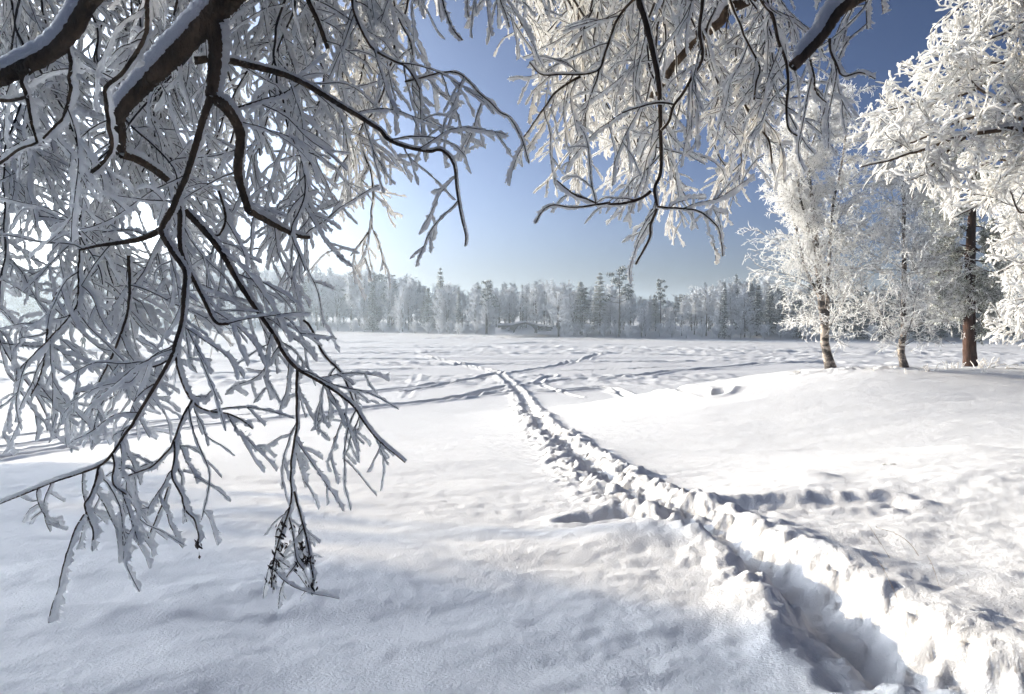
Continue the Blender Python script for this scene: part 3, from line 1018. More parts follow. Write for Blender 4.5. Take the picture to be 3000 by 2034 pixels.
def birch(name, label, stems, spec, seed, group=None):
    """Rimed birch: stems of pale bark, dark fine branches, a cloud of frosted twigs."""
    rng = np.random.default_rng(seed)
    base = stems[0][0][0]
    root = thing(name, label, 'tree', base, group)
    S = []
    for i, (pts, r0, r1) in enumerate(stems):
        P = smooth_curve(np.array(pts, float), 40)
        wob = np.cumsum(rng.normal(size=P.shape) * 0.012, axis=0)
        P = P + (wob - np.linspace(0, 1, 40)[:, None] * wob[-1]) * np.linspace(0, 1, 40)[:, None]
        R = np.linspace(r0, r1, 40)
        R[:3] *= np.array([1.35, 1.15, 1.05]) if i == 0 else 1
        S.append((P, R))
        m = MB()
        m.tubes(P, R, S=9, noise=0.08, rng=rng)
        m.build('trunk', BIRCH, root)
    br, fr = MB(), MB()
    l2s = []
    for (P, R), sp in zip(S, spec['per_stem']):
        B, rp, L = shoots(P[None], R[None], sp['n'], sp['t0'], 0.99, sp['len'], sp['ang'], 10, 0.10, sp['trop'], rng, shape=sp.get('shape'))
        rr = np.clip(0.016 * (L / L.max()), 0.006, 0.02)
        BR = rr[:, None] * np.linspace(1, 0.35, 10)
        br.tubes(B, BR, S=5, rng=rng)
        fr.tubes(B, np.maximum(BR, .009) * 1.0, S=5, w=np.array([0.1, 0.2, 1.0]), off=0.9, a=1.1, b=0.85, noise=0.3, rng=rng)
        C2, rp, L2 = shoots(B, BR, spec['n2'], 0.12, 0.98, L * 0.42, 0.75, 7, 0.15, spec['trop2'], rng)
        l2s.append(C2)
    C2 = np.concatenate(l2s)
    C3, _, _ = shoots(C2, np.full(C2.shape[:2], .005), spec['n3'], 0.1, 1.0, spec['l3'], 0.75, 5, 0.2, spec['trop3'], rng)
    C4, _, _ = shoots(C3, np.full(C3.shape[:2], .005), spec.get('n4', 2), 0.15, 0.95, spec['l3'] * 0.5, 0.8, 4, 0.2, spec['trop3'], rng)
    hw = spec['hw']
    for Q, h, K in ((C2, hw * 1.1, 7), (C3, hw, 5), (C4, hw * 0.9, 4)):
        H = h * (0.7 + 0.6 * rng.random((len(Q), 1))) * np.linspace(1.05, 0.8, K)
        fr.tubes(Q, H, S=4, noise=0.3, rng=rng)
    br.tubes(C2 + np.array([-0.5, -0.7, -0.4]) * hw * 0.9, np.full(C2.shape[:2], 0.0055), S=3, rng=rng)
    b = br.build('branches', TWIG, root)
    b['kind'] = 'stuff'
    f = fr.build('hoar_frost', FROST, root)
    f['kind'] = 'stuff'
    print(name, len(C2), len(C3), len(C4))
    return root


def stem_px(pts, d0, d1=None):
    d1 = d1 or d0
    a = np.array(pts, float)
    return px(a[:, 0], a[:, 1], np.linspace(d0, d1, len(a)))


g1 = foot(2432, 29.3)
d1 = float((g1 - CAM) @ FWD)
birch('birch_tree', 'tallest rimed birch on the right bank forking into several pale stems', [
    (stem_px([(2434, 1082), (2424, 1040), (2415, 1000), (2416, 950), (2407, 900), (2400, 830), (2392, 760), (2385, 660), (2372, 560), (2360, 470), (2350, 380), (2345, 300)], d1), .17, .02),
    (stem_px([(2418, 985), (2424, 920), (2425, 850), (2428, 790), (2430, 740), (2436, 660), (2440, 590), (2455, 520), (2470, 440), (2480, 360), (2470, 280)], d1, d1 + .4), .085, .015),
    (stem_px([(2404, 880), (2385, 840), (2360, 790), (2345, 730), (2335, 680), (2318, 620), (2305, 560), (2290, 480), (2285, 400)], d1, d1 + .8), .06, .012),
    (stem_px([(2394, 760), (2378, 690), (2362, 640), (2340, 560), (2345, 500), (2380, 420), (2400, 340), (2410, 260)], d1, d1 - .6), .05, .012)],
    dict(per_stem=[dict(n=62, t0=.09, len=1.95, ang=1.15, trop=(0, 0, .012), shape=lambda t: 1.25 - 0.85 * t),
                   dict(n=46, t0=.1, len=1.4, ang=0.95, trop=(.02, 0, .03), shape=lambda t: 1.2 - 0.75 * t),
                   dict(n=36, t0=.05, len=1.45, ang=0.9, trop=(-.04, 0, .03), shape=lambda t: 1.2 - 0.7 * t),
                   dict(n=34, t0=.05, len=1.2, ang=0.9, trop=(0, 0, .04), shape=lambda t: 1.2 - 0.7 * t)],
         n2=8, trop2=(0, 0, -.02), n3=5, l3=.26, trop3=(0, 0, -.05), n4=2, hw=.009), 21)
g2 = foot(2652, 28.2)
d2 = float((g2 - CAM) @ FWD)
birch('birch_tree', 'slender rimed birch with a crooked single stem left of the pine', [
    (stem_px([(2655, 1092), (2648, 1070), (2640, 1030), (2644, 1000), (2650, 960), (2648, 900), (2650, 840), (2648, 780), (2652, 720), (2648, 660), (2650, 600), (2645, 540), (2648, 470), (2640, 400), (2644, 340)], d2), .13, .02)],
    dict(per_stem=[dict(n=105, t0=.09, len=1.95, ang=1.15, trop=(0, 0, .005), shape=lambda t: 1.15 - 0.7 * t)],
         n2=8, trop2=(0, 0, -.03), n3=5, l3=.26, trop3=(0, 0, -.06), n4=2, hw=.009), 22)


def coral_tree(name, label, trunk, limbs, seed, n1, n2, n3, l1, l2, l3, hw, tropz, poly=None, bark=BARK):
    """Near rimed tree: a few bare limbs with snow, many stubby frosted twigs."""
    rng = np.random.default_rng(seed)
    root = thing(name, label, 'tree', trunk[0][0])
    m = MB()
    m.tubes(smooth_curve(trunk[0], 40), np.linspace(trunk[1], trunk[2], 40), S=12, noise=0.07, rng=rng)
    m.build('trunk', bark, root)
    A = []
    for pts, r0, r1 in limbs:
        P = smooth_curve(np.array(pts, float), 36)
        wob = np.cumsum(rng.normal(size=P.shape) * 0.006, axis=0)
        P = P + wob - np.linspace(0, 1, 36)[:, None] * wob[-1]
        R = np.linspace(r0, r1, 36)
        m = MB()
        m.tubes(P, R, S=8, noise=0.12, rng=rng)
        b = m.build('branch', bark, root)
        ms = MB()
        ms.tubes(P, np.maximum(R, .014), S=8, w=np.array([0.05, 0.1, 1.0]), off=0.95, a=1.15, b=0.95, noise=0.2, rng=rng)
        ms.build('snow_cap', FROST, b)
        A.append(P[::3])
    A = np.stack(A)
    AR = np.full(A.shape[:2], .02)
    lens = np.linalg.norm(np.diff(A, axis=1), axis=2).sum(1)
    C1 = np.concatenate([shoots(A[i:i + 1], AR[i:i + 1], max(4, int(lens[i] * n1)), 0.06, 1, l1, 0.8, 9, 0.12, (0, 0, tropz), rng)[0] for i in range(len(A))])
    if poly is not None:
        u, v, d = proj(C1[:, 5])
        C1 = C1[in_poly(u, v, poly) | (u > 3000) | (v < 0)]
    C2 = shoots(C1, np.full(C1.shape[:2], .01), n2, 0.15, 1, l2, 0.85, 7, 0.16, (0, 0, tropz), rng)[0]
    C3 = shoots(C2, np.full(C2.shape[:2], .01), n3, 0.15, 1, l3, 0.8, 5, 0.16, (0, 0, tropz * 1.3), rng)[0]
    if poly is not None:
        u, v, d = proj(C3[:, 3])
        C3 = C3[in_poly(u, v, poly) | (u > 3000) | (v < 0)]
        u, v, d = proj(C2[:, 5])
        C2 = C2[in_poly(u, v, poly) | (u > 3000) | (v < 0)]
    tw, fr = MB(), MB()
    for Q, rt, h in ((C1, .006, hw * .75), (C2, .0035, hw), (C3, .002, hw)):
        N, K, _ = Q.shape
        tw.tubes(Q, np.full((N, K), rt), S=3, rng=rng)
        Qf, Hf = refine(Q, (h * (0.7 + 0.6 * rng.random((N, 1))) * np.linspace(.9, 1.0, K)), 0.035)
        Hf[:, -1] *= .45
        fr.tubes(Qf, Hf, S=5, w=nrm(np.array([.1, .25, .8]) + .35 * rng.normal(size=(N, 3))), off=.75, a=1, b=.8, noise=.3, rng=rng)
    t = tw.build('twigs', TWIG, root)
    t['kind'] = 'stuff'
    f = fr.build('hoar_frost', FROST, root)
    f['kind'] = 'stuff'
    print(name, len(C1), len(C2), len(C3))
    return root


gT = ground(np.array([10.6]), np.array([13.2]))[0]
TRX = lambda d: None
bigpoly = [(3100, -300), (2640, -300), (2690, 20), (2740, 60), (2700, 150), (2650, 180), (2600, 220), (2580, 290), (2500, 330), (2440, 400), (2480, 440), (2560, 450), (2560, 540), (2640, 560), (2700, 560), (2760, 600), (2780, 690), (2830, 620), (2900, 640), (2960, 560), (3100, 560)]
coral_tree('frosted_tree', 'big sunlit tree thick with white frost filling the upper right corner',
           (np.array([(10.9, 13.2, gT - .3), (10.8, 13.2, gT + 2), (11.0, 13.4, gT + 5), (10.7, 13.2, gT + 9), (10.6, 13.2, gT + 12)]), .22, .07), [
               (stem_px([(3380, 560), (3120, 420), (2990, 380), (2900, 388), (2820, 400), (2740, 430), (2660, 450), (2600, 470), (2520, 490)], 12.8, 11.6), .065, .012),
               (stem_px([(3330, 470), (3060, 390), (2990, 345), (2930, 328), (2860, 342), (2790, 360), (2720, 395), (2655, 420), (2560, 440)], 13.0, 12.4), .05, .010),
               (stem_px([(2830, 402), (2780, 440), (2740, 470), (2720, 500), (2690, 520), (2650, 530)], 12.2, 11.9), .028, .008),
               (stem_px([(3260, 300), (3100, 290), (2980, 300), (2900, 280), (2850, 240), (2820, 205), (2790, 180), (2730, 190)], 13.2, 13.0), .045, .010),
               (stem_px([(3300, 200), (3120, 130), (3000, 70), (2960, 90), (2910, 110), (2840, 130), (2760, 120)], 13.4, 12.6), .045, .010),
               (stem_px([(3300, 60), (3100, -40), (2960, -60), (2860, -20), (2800, 30), (2770, 60)], 13.4, 13.0), .045, .010),
               (stem_px([(3320, 540), (3080, 400), (3000, 440), (2950, 500), (2900, 560), (2860, 600), (2790, 640)], 12.9, 12.2), .04, .010),
               (stem_px([(3300, 320), (3100, 220), (2950, 215), (2860, 260), (2780, 290), (2700, 300), (2620, 320), (2520, 340)], 13.4, 13.6), .04, .010),
               (stem_px([(3300, 180), (3100, 180), (2980, 190), (2880, 190), (2800, 240), (2720, 240), (2660, 220)], 13.4, 14.2), .04, .010),
               (stem_px([(3300, 420), (3100, 500), (3000, 500), (2940, 470), (2880, 480), (2830, 540), (2770, 560)], 13.0, 13.4), .04, .010),
               (stem_px([(3300, 20), (3150, -60), (3020, 0), (2930, 30), (2860, 80), (2790, 90)], 13.4, 14.0), .04, .010),
               (stem_px([(3300, 600), (3150, 560), (3060, 590), (2990, 620), (2960, 560)], 12.4, 12.0), .04, .010)],
           31, 6.6, 5, 4, .62, .31, .18, .018, -.035, bigpoly)
lowpoly = [(3200, 520), (2970, 540), (2900, 640), (2880, 760), (2900, 800), (2900, 840), (2960, 860), (2880, 900), (2875, 1000), (2960, 1030), (2980, 1080), (3200, 1080)]
gT2 = ground(np.array([13.0]), np.array([15.5]))[0]
coral_tree('frosted_tree', 'lower rimed branches of a tree reaching in from the right edge beside the pine',
           (np.array([(12.8, 15.5, gT2 - .3), (12.7, 15.5, gT2 + 2), (12.9, 15.5, gT2 + 4), (12.8, 15.6, gT2 + 6)]), .15, .05), [
               (stem_px([(3380, 820), (3200, 700), (3060, 660), (2980, 680), (2910, 720)], 15.2, 14.2), .03, .01),
               (stem_px([(3380, 860), (3200, 760), (3080, 740), (3000, 770), (2920, 800)], 15.2, 14.0), .03, .01),
               (stem_px([(3380, 960), (3200, 880), (3090, 850), (3020, 870), (2970, 880)], 15.2, 14.4), .03, .01),
               (stem_px([(3380, 700), (3200, 600), (3100, 580), (3010, 600), (2950, 640)], 15.2, 14.6), .03, .01),
               (stem_px([(3380, 1010), (3180, 930), (3060, 930), (2980, 935), (2890, 935)], 15.3, 15.6), .018, .007),
               (stem_px([(3380, 1030), (3180, 960), (3080, 955), (2990, 970), (2930, 985)], 15.3, 15.8), .018, .007)],
           32, 7.0, 5, 4, .42, .22, .13, .020, -.02, lowpoly)
# weeping birch behind the pine on the right
gx, gy = 3075, 1066
gw = foot(gx, 31)
dw = float((gw - CAM) @ FWD)
birch('weeping_birch', 'drooping grey rimed birch behind the pine at the right edge', [
    (stem_px([(3080, 1085), (3070, 950), (3060, 800), (3040, 680), (3010, 600), (2985, 520)], dw + 3), .14, .02)],
    dict(per_stem=[dict(n=60, t0=.3, len=1.9, ang=0.95, trop=(-.05, 0, -.05), shape=lambda t: 1.2 - 0.6 * t)],
         n2=8, trop2=(0, 0, -.20), n3=6, l3=.32, trop3=(0, 0, -.25), n4=2, hw=.012), 24)


def pine():
    rng = np.random.default_rng(41)
    g = foot(2842, 30.2)
    d = float((g - CAM) @ FWD)
    root = thing('pine_tree', 'pine with a tall straight red brown trunk and frosted green needles', 'tree', g)
    P = smooth_curve(stem_px([(2842, 1074), (2840, 980), (2840, 880), (2842, 780), (2845, 690), (2848, 620), (2846, 540), (2852, 440), (2850, 350)], d), 60)
    R = np.interp(np.linspace(0, 1, 60), [0, .04, .5, 1], [.27, .235, .17, .04])
    m = MB()
    m.tubes(P, R, S=16, noise=0.05, rng=rng)
    m.build('trunk', PINEBARK, root)
    limbs = [([(2838, 770), (2822, 765), (2815, 790), (2812, 830), (2805, 850)], .04, .015, 0), ([(2836, 745), (2818, 770), (2800, 785), (2795, 800)], .03, .01, .1),
             ([(2845, 720), (2870, 735), (2900, 745), (2930, 760)], .05, .02, .3), ([(2846, 700), (2870, 712), (2890, 710)], .03, .015, -.3)]
    for k in range(34):
        v0 = 440 + 420 * rng.random() ** 0.8
        s = -1 if rng.random() < 0.66 else 1
        ln = (60 + 90 * rng.random()) * (1.0 if s < 0 else 0.75)
        limbs.append(([(2846, v0), (2846 + s * ln * .5, v0 - 5 + 15 * rng.normal()), (2846 + s * ln, v0 + 45 * rng.random())], .028, .01, rng.normal() * 1.2))
    for k in range(12):
        v0 = 830 + 130 * rng.random()
        ln = 40 + 75 * rng.random()
        s = -1 if rng.random() < .8 else .7
        limbs.append(([(2842, v0 - 30), (2842 + s * ln * .6, v0 - 5), (2842 + s * ln, v0 + 25)], .022, .008, rng.normal() * .7))
    nd, fr = MB(), MB()
    ends = []
    for pts, r0, r1, dd in limbs:
        a = np.array(pts, float)
        L = px(a[:, 0], a[:, 1], d + np.linspace(0, dd, len(a)))
        L = smooth_curve(L, 16)
        m = MB()
        m.tubes(L, np.linspace(r0, r1, 16), S=6, noise=.1, rng=rng)
        m.build('branch', PINEBARK, root)
        if len(pts) == 3:
            ends.append(L[4:])
    E = np.stack(ends)
    Tw = shoots(E, np.full(E.shape[:2], .01), 12, 0.05, 1, .42, .9, 6, .15, (0, 0, .05), rng)[0]
    Tw = np.concatenate([Tw, shoots(Tw, np.full(Tw.shape[:2], .01), 3, .2, 1, .25, .8, 6, .15, (0, 0, .05), rng)[0]])
    # needle brushes round every twig, rime on their ends
    B, T = lerp_along(Tw, rng.random((len(Tw), 26)) * .8 + .2)
    B, T = B.reshape(-1, 3), T.reshape(-1, 3)
    n = len(B)
    D = nrm(T * .9 + rng.normal(size=(n, 3)) * .75)
    Ln = (.09 + .09 * rng.random(n))[:, None]
    W = nrm(np.cross(D, rng.normal(size=(n, 3)))) * .013
    nd.cards(B + D * Ln * .5, D * Ln * .5, W)
    k = rng.random(n) < .85
    W2 = nrm(np.cross(D[k], rng.normal(size=(k.sum(), 3)))) * .014
    fr.cards(B[k] + D[k] * Ln[k] * .72 + np.array([-.004, -.004, .008]), D[k] * Ln[k] * .38, W2)
    fr.tubes(Tw, np.full(Tw.shape[:2], .012), S=4, noise=.3, rng=rng)
    o = nd.build('needles', NEEDLE, root, smooth=False)
    o['kind'] = 'stuff'
    o = fr.build('hoar_frost', FROST, root, smooth=False)
    o['kind'] = 'stuff'
    print('pine', n)


pine()

# ------------------------------------------------------------------ far shore wood
def copy_thing(root, loc, scale, rotz, label=None, group=None):
    r = root.copy()
    COL.objects.link(r)
    r.location = [float(a) for a in loc]
    r.scale = scale
    r.rotation_euler = (0, 0, rotz)
    if label:
        r['label'] = label
    if group:
        r['group'] = group
    for ch in root.children:
        c = ch.copy()
        COL.objects.link(c)
        c.parent = r
    return r


def proto_deciduous(seed, h=14.0, spread=1.0, n1=46, n2=6, n3=5, stems=1, hw=.05, low=.16, l1=2.8, trop=.04):
    rng = np.random.default_rng(seed)
    tr, fr = MB(), MB()
    A = []
    for s in range(stems):
        dx = (s - (stems - 1) / 2) * 1.5
        P = smooth_curve(np.array([(0, 0, -.5), (dx * .25 + .1 * rng.normal(), .1 * rng.normal(), h * .25), (dx * .7 + .2 * rng.normal(), .2 * rng.normal(), h * .55), (dx + .3 * rng.normal(), .3 * rng.normal(), h * .95)]), 16)
        tr.tubes(P, np.linspace(.19, .03, 16), S=6, rng=rng)
        A.append(P)
    A = np.stack(A)
    B, _, L = shoots(A, np.full(A.shape[:2], .1), n1 // stems, low, .99, l1 * spread, .75, 6, .10, (0, 0, trop), rng, shape=lambda t: np.clip(1.35 - t * .95, .2, 1))
    tr.tubes(B, np.linspace(.05, .02, 6)[None].repeat(len(B), 0), S=4, rng=rng)
    C2, _, L2 = shoots(B, np.full(B.shape[:2], .02), n2, .15, 1, L * .42, .75, 5, .14, (0, 0, .0), rng)
    C3, _, _ = shoots(C2, np.full(C2.shape[:2], .02), n3, .1, 1, .5, .8, 4, .2, (0, 0, -.05), rng)
    fr.tubes(B + np.array([0, 0, .03]), np.full((len(B), 6), hw * .8), S=4, rng=rng)
    fr.tubes(C2, np.full((len(C2), 5), hw * .9), S=3, noise=.3, rng=rng)
    fr.tubes(C3, hw * (.6 + .7 * rng.random((len(C3), 1))) * np.linspace(1, .6, 4), S=3, noise=.3, rng=rng)
    return tr, fr


def proto_conifer(seed, h=14.0, r=2.3, white=0.35, low=.06, n=26, cards=13, droop=.35):
    rng = np.random.default_rng(seed)
    tr, dk, fr = MB(), MB(), MB()
    P = np.array([(0, 0, -.5), (.05, 0, h * .5), (0, .05, h)])
    tr.tubes(resample(P, 10), np.linspace(.2, .02, 10), S=6, rng=rng)
    for k in range(n):
        z = h * (low + (0.99 - low) * (k + rng.random() * .6) / n)
        f = 1 - z / h
        rr = r * (f ** .8 + .03) * (0.8 + .35 * rng.random())
        nb = int(7 + 6 * f)
        an = rng.random() * 6.28 + np.arange(nb) * 6.283 / nb + .3 * rng.normal(size=nb)
        t = (np.arange(cards) + rng.random((nb, cards))) / cards
        L = rr * (.7 + .5 * rng.random((nb, 1)))
        x = np.cos(an)[:, None] * t * L
        y = np.sin(an)[:, None] * t * L
        zz = z - droop * t * L * (1 - .35 * t) + .05 * rng.normal(size=t.shape)
        Cn = np.stack([x, y, zz], -1).reshape(-1, 3)
        Cn += rng.normal(size=Cn.shape) * np.array([.10, .10, .05])
        out = np.stack([np.cos(an), np.sin(an), -.35 + 0 * an], -1)
        O = np.repeat(out[:, None], cards, 1).reshape(-1, 3)
        m = len(Cn)
        Adir = nrm(O + .5 * rng.normal(size=(m, 3))) * (.16 + .2 * rng.random((m, 1)))
        Bdir = nrm(np.cross(Adir, np.array([0, 0, 1]) + .5 * rng.normal(size=(m, 3)))) * (.06 + .09 * rng.random((m, 1)))
        Bdir[:, 2] *= .5
        dk.cards(Cn, Adir, Bdir)
        w = rng.random(m) < white
        fr.cards(Cn[w] + np.array([0, 0, .04]), Adir[w] * .95, Bdir[w] * 1.15)
    return tr, dk, fr


def proto_pine(seed, h=14.0, white=.3, clumps=22, low=.5, r=2.2):
    rng = np.random.default_rng(seed)
    tr, dk, fr = MB(), MB(), MB()
    P = resample(np.array([(0, 0, -.5), (.1, 0, h * .5), (0, .1, h * .97)]), 12)
    tr.tubes(P, np.linspace(.21, .05, 12), S=6, rng=rng)
    for k in range(clumps):
        t = low + (1 - low) * (k + rng.random()) / clumps
        z = t * h
        a = rng.random() * 6.28
        L = r * (1.15 - .75 * t) * (.4 + .9 * rng.random()) * 1.5
        e = np.array([math.cos(a) * L, math.sin(a) * L, z + .2 * L])
        B = resample(np.array([(0, 0, z - .1), e * np.array([.5, .5, 1])]) if L < .3 else np.array([(0, 0, z - .1), (e[0] * .5, e[1] * .5, z), e]), 6)
        tr.tubes(B, np.linspace(.06, .02, 6), S=4, rng=rng)
        m = 120
        cz = np.array([.75, .75, .36]) * (.6 + .4 * rng.random())
        q = e + rng.normal(size=(m, 3)) * cz * .55
        A = nrm(rng.normal(size=(m, 3)) + np.array([0, 0, .4])) * (.12 + .14 * rng.random((m, 1)))
        Bv = nrm(np.cross(A, rng.normal(size=(m, 3)))) * (.05 + .06 * rng.random((m, 1)))
        dk.cards(q, A, Bv)
        w = rng.random(m) < white
        fr.cards(q[w] + np.array([0, 0, .07]), A[w], Bv[w] * 1.3)
    return tr, dk, fr


def make_proto(name, label, group, bits, mats, parts, smooth=False):
    root = thing(name, label, 'tree', (0, 0, 0), group)
    for b, m, p in zip(bits, mats, parts):
        b.build(p, m, root, smooth)
    return root


GD = 'frosted deciduous trees along the far shore'
LD = 'grey white frosted deciduous tree among its like in the far shore wood'
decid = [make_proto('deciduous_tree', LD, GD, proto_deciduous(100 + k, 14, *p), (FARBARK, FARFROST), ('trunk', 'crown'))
         for k, p in enumerate(((1.2, 50, 6, 6, 1), (1.0, 54, 6, 6, 1), (1.35, 50, 7, 5, 2), (.95, 56, 6, 6, 1), (1.2, 50, 6, 6, 3)))]
slim = [make_proto('deciduous_tree', LD, GD, proto_deciduous(120 + k, 14, .62, 40, 6, 5, 1, .045, .45, 2.4, .10), (FARBARK, FARFROST), ('trunk', 'crown')) for k in range(2)]
GS = 'snow dusted spruces of the far shore'
LS = 'dark blue green spruce dusted with snow in the far shore wood'
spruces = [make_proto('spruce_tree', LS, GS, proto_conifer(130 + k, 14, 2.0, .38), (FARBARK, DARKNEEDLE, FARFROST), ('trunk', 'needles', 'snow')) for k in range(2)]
shade_spruces = [make_proto('spruce_tree', 'spruce left almost bare of snow to darken the shaded wood at the right', 'spruces darkened for shade on the right hand shore', proto_conifer(135 + k, 14, 2.5, .08), (FARBARK, DARKNEEDLE, FARFROST), ('trunk', 'needles', 'snow')) for k in range(2)]  # snow thinned out to darken these trees, standing in for the wood's shade
GF = 'whitened conifers of the far shore'
LF = 'pale conifer almost white with rime in the far shore wood'
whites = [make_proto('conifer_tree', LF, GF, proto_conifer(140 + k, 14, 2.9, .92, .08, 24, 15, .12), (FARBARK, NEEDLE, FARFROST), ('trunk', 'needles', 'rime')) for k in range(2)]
GP = 'snow dusted pines of the far shore'
LP = 'tall bare stemmed pine with a snow dusted top in the far shore wood'
pines = [make_proto('pine_tree', LP, GP, proto_pine(150 + k, 14, .35), (FARBARK, DARKNEEDLE, FARFROST), ('trunk', 'needles', 'snow')) for k in range(2)]
used = set()


def plant(proto, u, back, vtop, wide=1.0, label=None, group=None, rng=RNG):
    y = float(shore(np.array([(u - 1500) / F * 100]), np.array([100.0]))[0]) + back
    x = (u - 1500) / F * y
    z = float(ground(np.array([x]), np.array([y]))[0])
    h = max(2.0, (915 - vtop) * y / F + 4.5 - z)
    s = h / 14.0
    r = copy_thing(proto, (x, y, z - .1), (s * wide, s * wide, s), rng.random() * 6.28, label, group)
    if label:
        r['group'] = group or ''
        if not group:
            del r['group']
    return r


_tu = np.array([-700, 0, 300, 500, 800, 1000, 1250, 1400, 1550, 1700, 1850, 1900, 1960, 2050, 2150, 2300, 2600, 3000, 3400, 4200])
_tv = np.array([790, 800, 790, 775, 800, 805, 835, 850, 840, 848, 860, 884, 884, 850, 832, 838, 845, 850, 850, 830])
# trees one can tell apart
SPECIAL = [
    (pines[0], 1424, 3, 824, 1.05, 'dark pine with a rounded snowy crown standing left of the stone bridge'),
    (spruces[0], 1344, 3, 838, .75, 'narrow dark spruce leaning on pale trees left of the dark round crowned pine'),
    (whites[0], 1290, 8, 782, .9, 'tallest whitened conifer rising above the wood left of the bridge'),
    (decid[2], 1637, 2, 826, 1.15, 'frosted tree with two dark stems right beside the stone bridge'),
    (whites[1], 1700, 4, 820, 1.25, 'broad sunlit white conifer between the two stemmed tree and taller conifers'),
    (whites[0], 1757, 5, 796, 1.1, 'tall white conifer with a pointed tip left of the tall lopsided pine'),
    (pines[1], 1814, 2, 786, 1.0, 'tall lopsided pine whose frosted crown tops the middle of the far shore'),
    (spruces[1], 2122, 2, 824, .8, 'dark pointed spruce at the water edge in front of grey trees'),
    (spruces[0], 2156, 14, 800, .8, 'dark spruce tip showing above the grey wood right of the pointed spruce'),
    (pines[0], 1935, 8, 822, .8, 'dark topped pine above the dip in the far wood'),
    (decid[4], 1880, 2, 900, 1.2, 'low round frosted shrubby tree beside the blue gap in the wood'),
    (spruces[1], 1530, 12, 831, .5, 'small dark spruce tip peeking over the wood above the bridge'),
]
for p, u, b, v, wd, lab in SPECIAL:
    plant(p, u, b, v, wd, lab)
rt = np.random.default_rng(77)
u = -520.0
while u < 3700:
    for back, gap in ((2.5, 0), (8.0, 1), (15.0, 0)):
        if back == 2.5 and (1440 < u < 1640 or rt.random() < .25):
            continue
        uu = u + rt.normal() * 7
        vt = float(np.interp(uu, _tu, _tv)) + 10 * rt.normal() + (8 if back < 5 else 0) - (4 if back > 10 else 0)
        k = rt.random()
        if uu > 2180:
            pr = ((spruces if uu < 2420 else shade_spruces)[int(rt.integers(2))] if k < (.62 if uu < 2420 else .95) else decid[int(rt.integers(5))] if k < .9 else pines[int(rt.integers(2))])
        else:
            pr = (decid[int(rt.integers(5))] if k < .60 else slim[int(rt.integers(2))] if k < .86 else whites[int(rt.integers(2))] if k < .92 else spruces[int(rt.integers(2))] if k < .95 else pines[int(rt.integers(2))])
        plant(pr, uu, back + rt.random() * 3, vt, .95 + .45 * rt.random(), rng=rt)
    u += 36 if -60 < u < 3020 else 90
# bushes at the water's edge
bush = make_proto('frosted_bush', 'grey frosted bush at the foot of the far shore wood', 'frosted bushes along the far shore',
                  proto_deciduous(170, 14, 3.2, 40, 6, 6, 3, .12, .02, 3.0, .1), (FARBARK, FARFROST), ('stem', 'crown'))
u = -300.0
while u < 3300:
    if not 1440 < u < 1630 and (u < 2420 or rt.random() < .35):
        y = float(np.interp(u, _su, _sd)) + 1.0 + 2 * rt.random()
        plant(bush, u, 1 + 2 * rt.random(), float(np.interp(u, _su, _sv)) - 22 - 18 * rt.random(), 1.0, rng=rt)
    u += 24 + 30 * rt.random()


def far_wood():
    """The depth of the wood behind the front rows: one mass nobody could count."""
    rng = np.random.default_rng(9)
    bits = [proto_deciduous(200 + k, 14, 1.5, 34, 5, 4, 1, .10, .02) for k in range(3)]
    base = [(np.concatenate(t.v), np.concatenate(t.q), np.concatenate(f.v), np.concatenate(f.q)) for t, f in bits]
    mt, mf = MB(), MB()
    for k in range(300):
        u = -800 + 5200 * (k + rng.random()) / 300
        y = float(np.interp(u, _su, _sd)) + 17 + 16 * rng.random()
        x = (u - 1500) / F * y
        z = float(ground(np.array([x]), np.array([y]))[0])
        vt = float(np.interp(u, _tu, _tv)) + 8 * rng.normal()
        s = max(3.0, (915 - vt) * y / F + 4.5 - z) / 14
        tv, tq, fv, fq = base[k % 3]
        a = rng.random() * 6.28
        M = np.array([[math.cos(a), -math.sin(a), 0], [math.sin(a), math.cos(a), 0], [0, 0, 1]]) * s
        mt.add(tv @ M.T + np.array([x, y, z]), tq)
        mf.add(fv @ M.T + np.array([x, y, z]), fq)
    root = bpy.data.objects.new('far_wood', None)
    COL.objects.link(root)
    root['kind'] = 'stuff'
    root['label'] = 'hazy grey depth of the wood behind the first trees of the far shore'
    o = mt.build('trunks', FARBARK, root)
    o['kind'] = 'stuff'
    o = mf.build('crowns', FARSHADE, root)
    o['kind'] = 'stuff'


far_wood()

# round crowned trees beyond the left edge of the view: their shade lies over the foreground
SH = np.array([math.sin(SUN_AZ), math.cos(SUN_AZ)])
SN = np.array([-SH[1] * -1, -SH[0]])           # to the right of the sun's direction
SN = np.array([math.cos(SUN_AZ), -math.sin(SUN_AZ)])
shade_tree = make_proto('deciduous_tree', 'x', 'round crowned trees left of the view', proto_deciduous(160, 12, 1.15, 80, 8, 6, 1, .075, .12, 2.6, .0), (FARBARK, FARFROST), ('trunk', 'crown'))
LABS = ['round crowned frosted tree beyond the left edge, nearest the path', 'low frosted tree beyond the left edge, second from the path', 'broad frosted tree in the middle of the row beyond the left edge',
        'frosted tree beyond the left edge, fourth from the path', 'frosted tree at the landward side of the row beyond the left edge', 'frosted tree behind the low one beyond the left edge', 'last frosted tree of the row beyond the left edge',
        'knee high frosted tree closest to the left edge of the view', 'little frosted tree just behind the youngest one at left', 'frosted tree at the back of the row beyond the left edge']
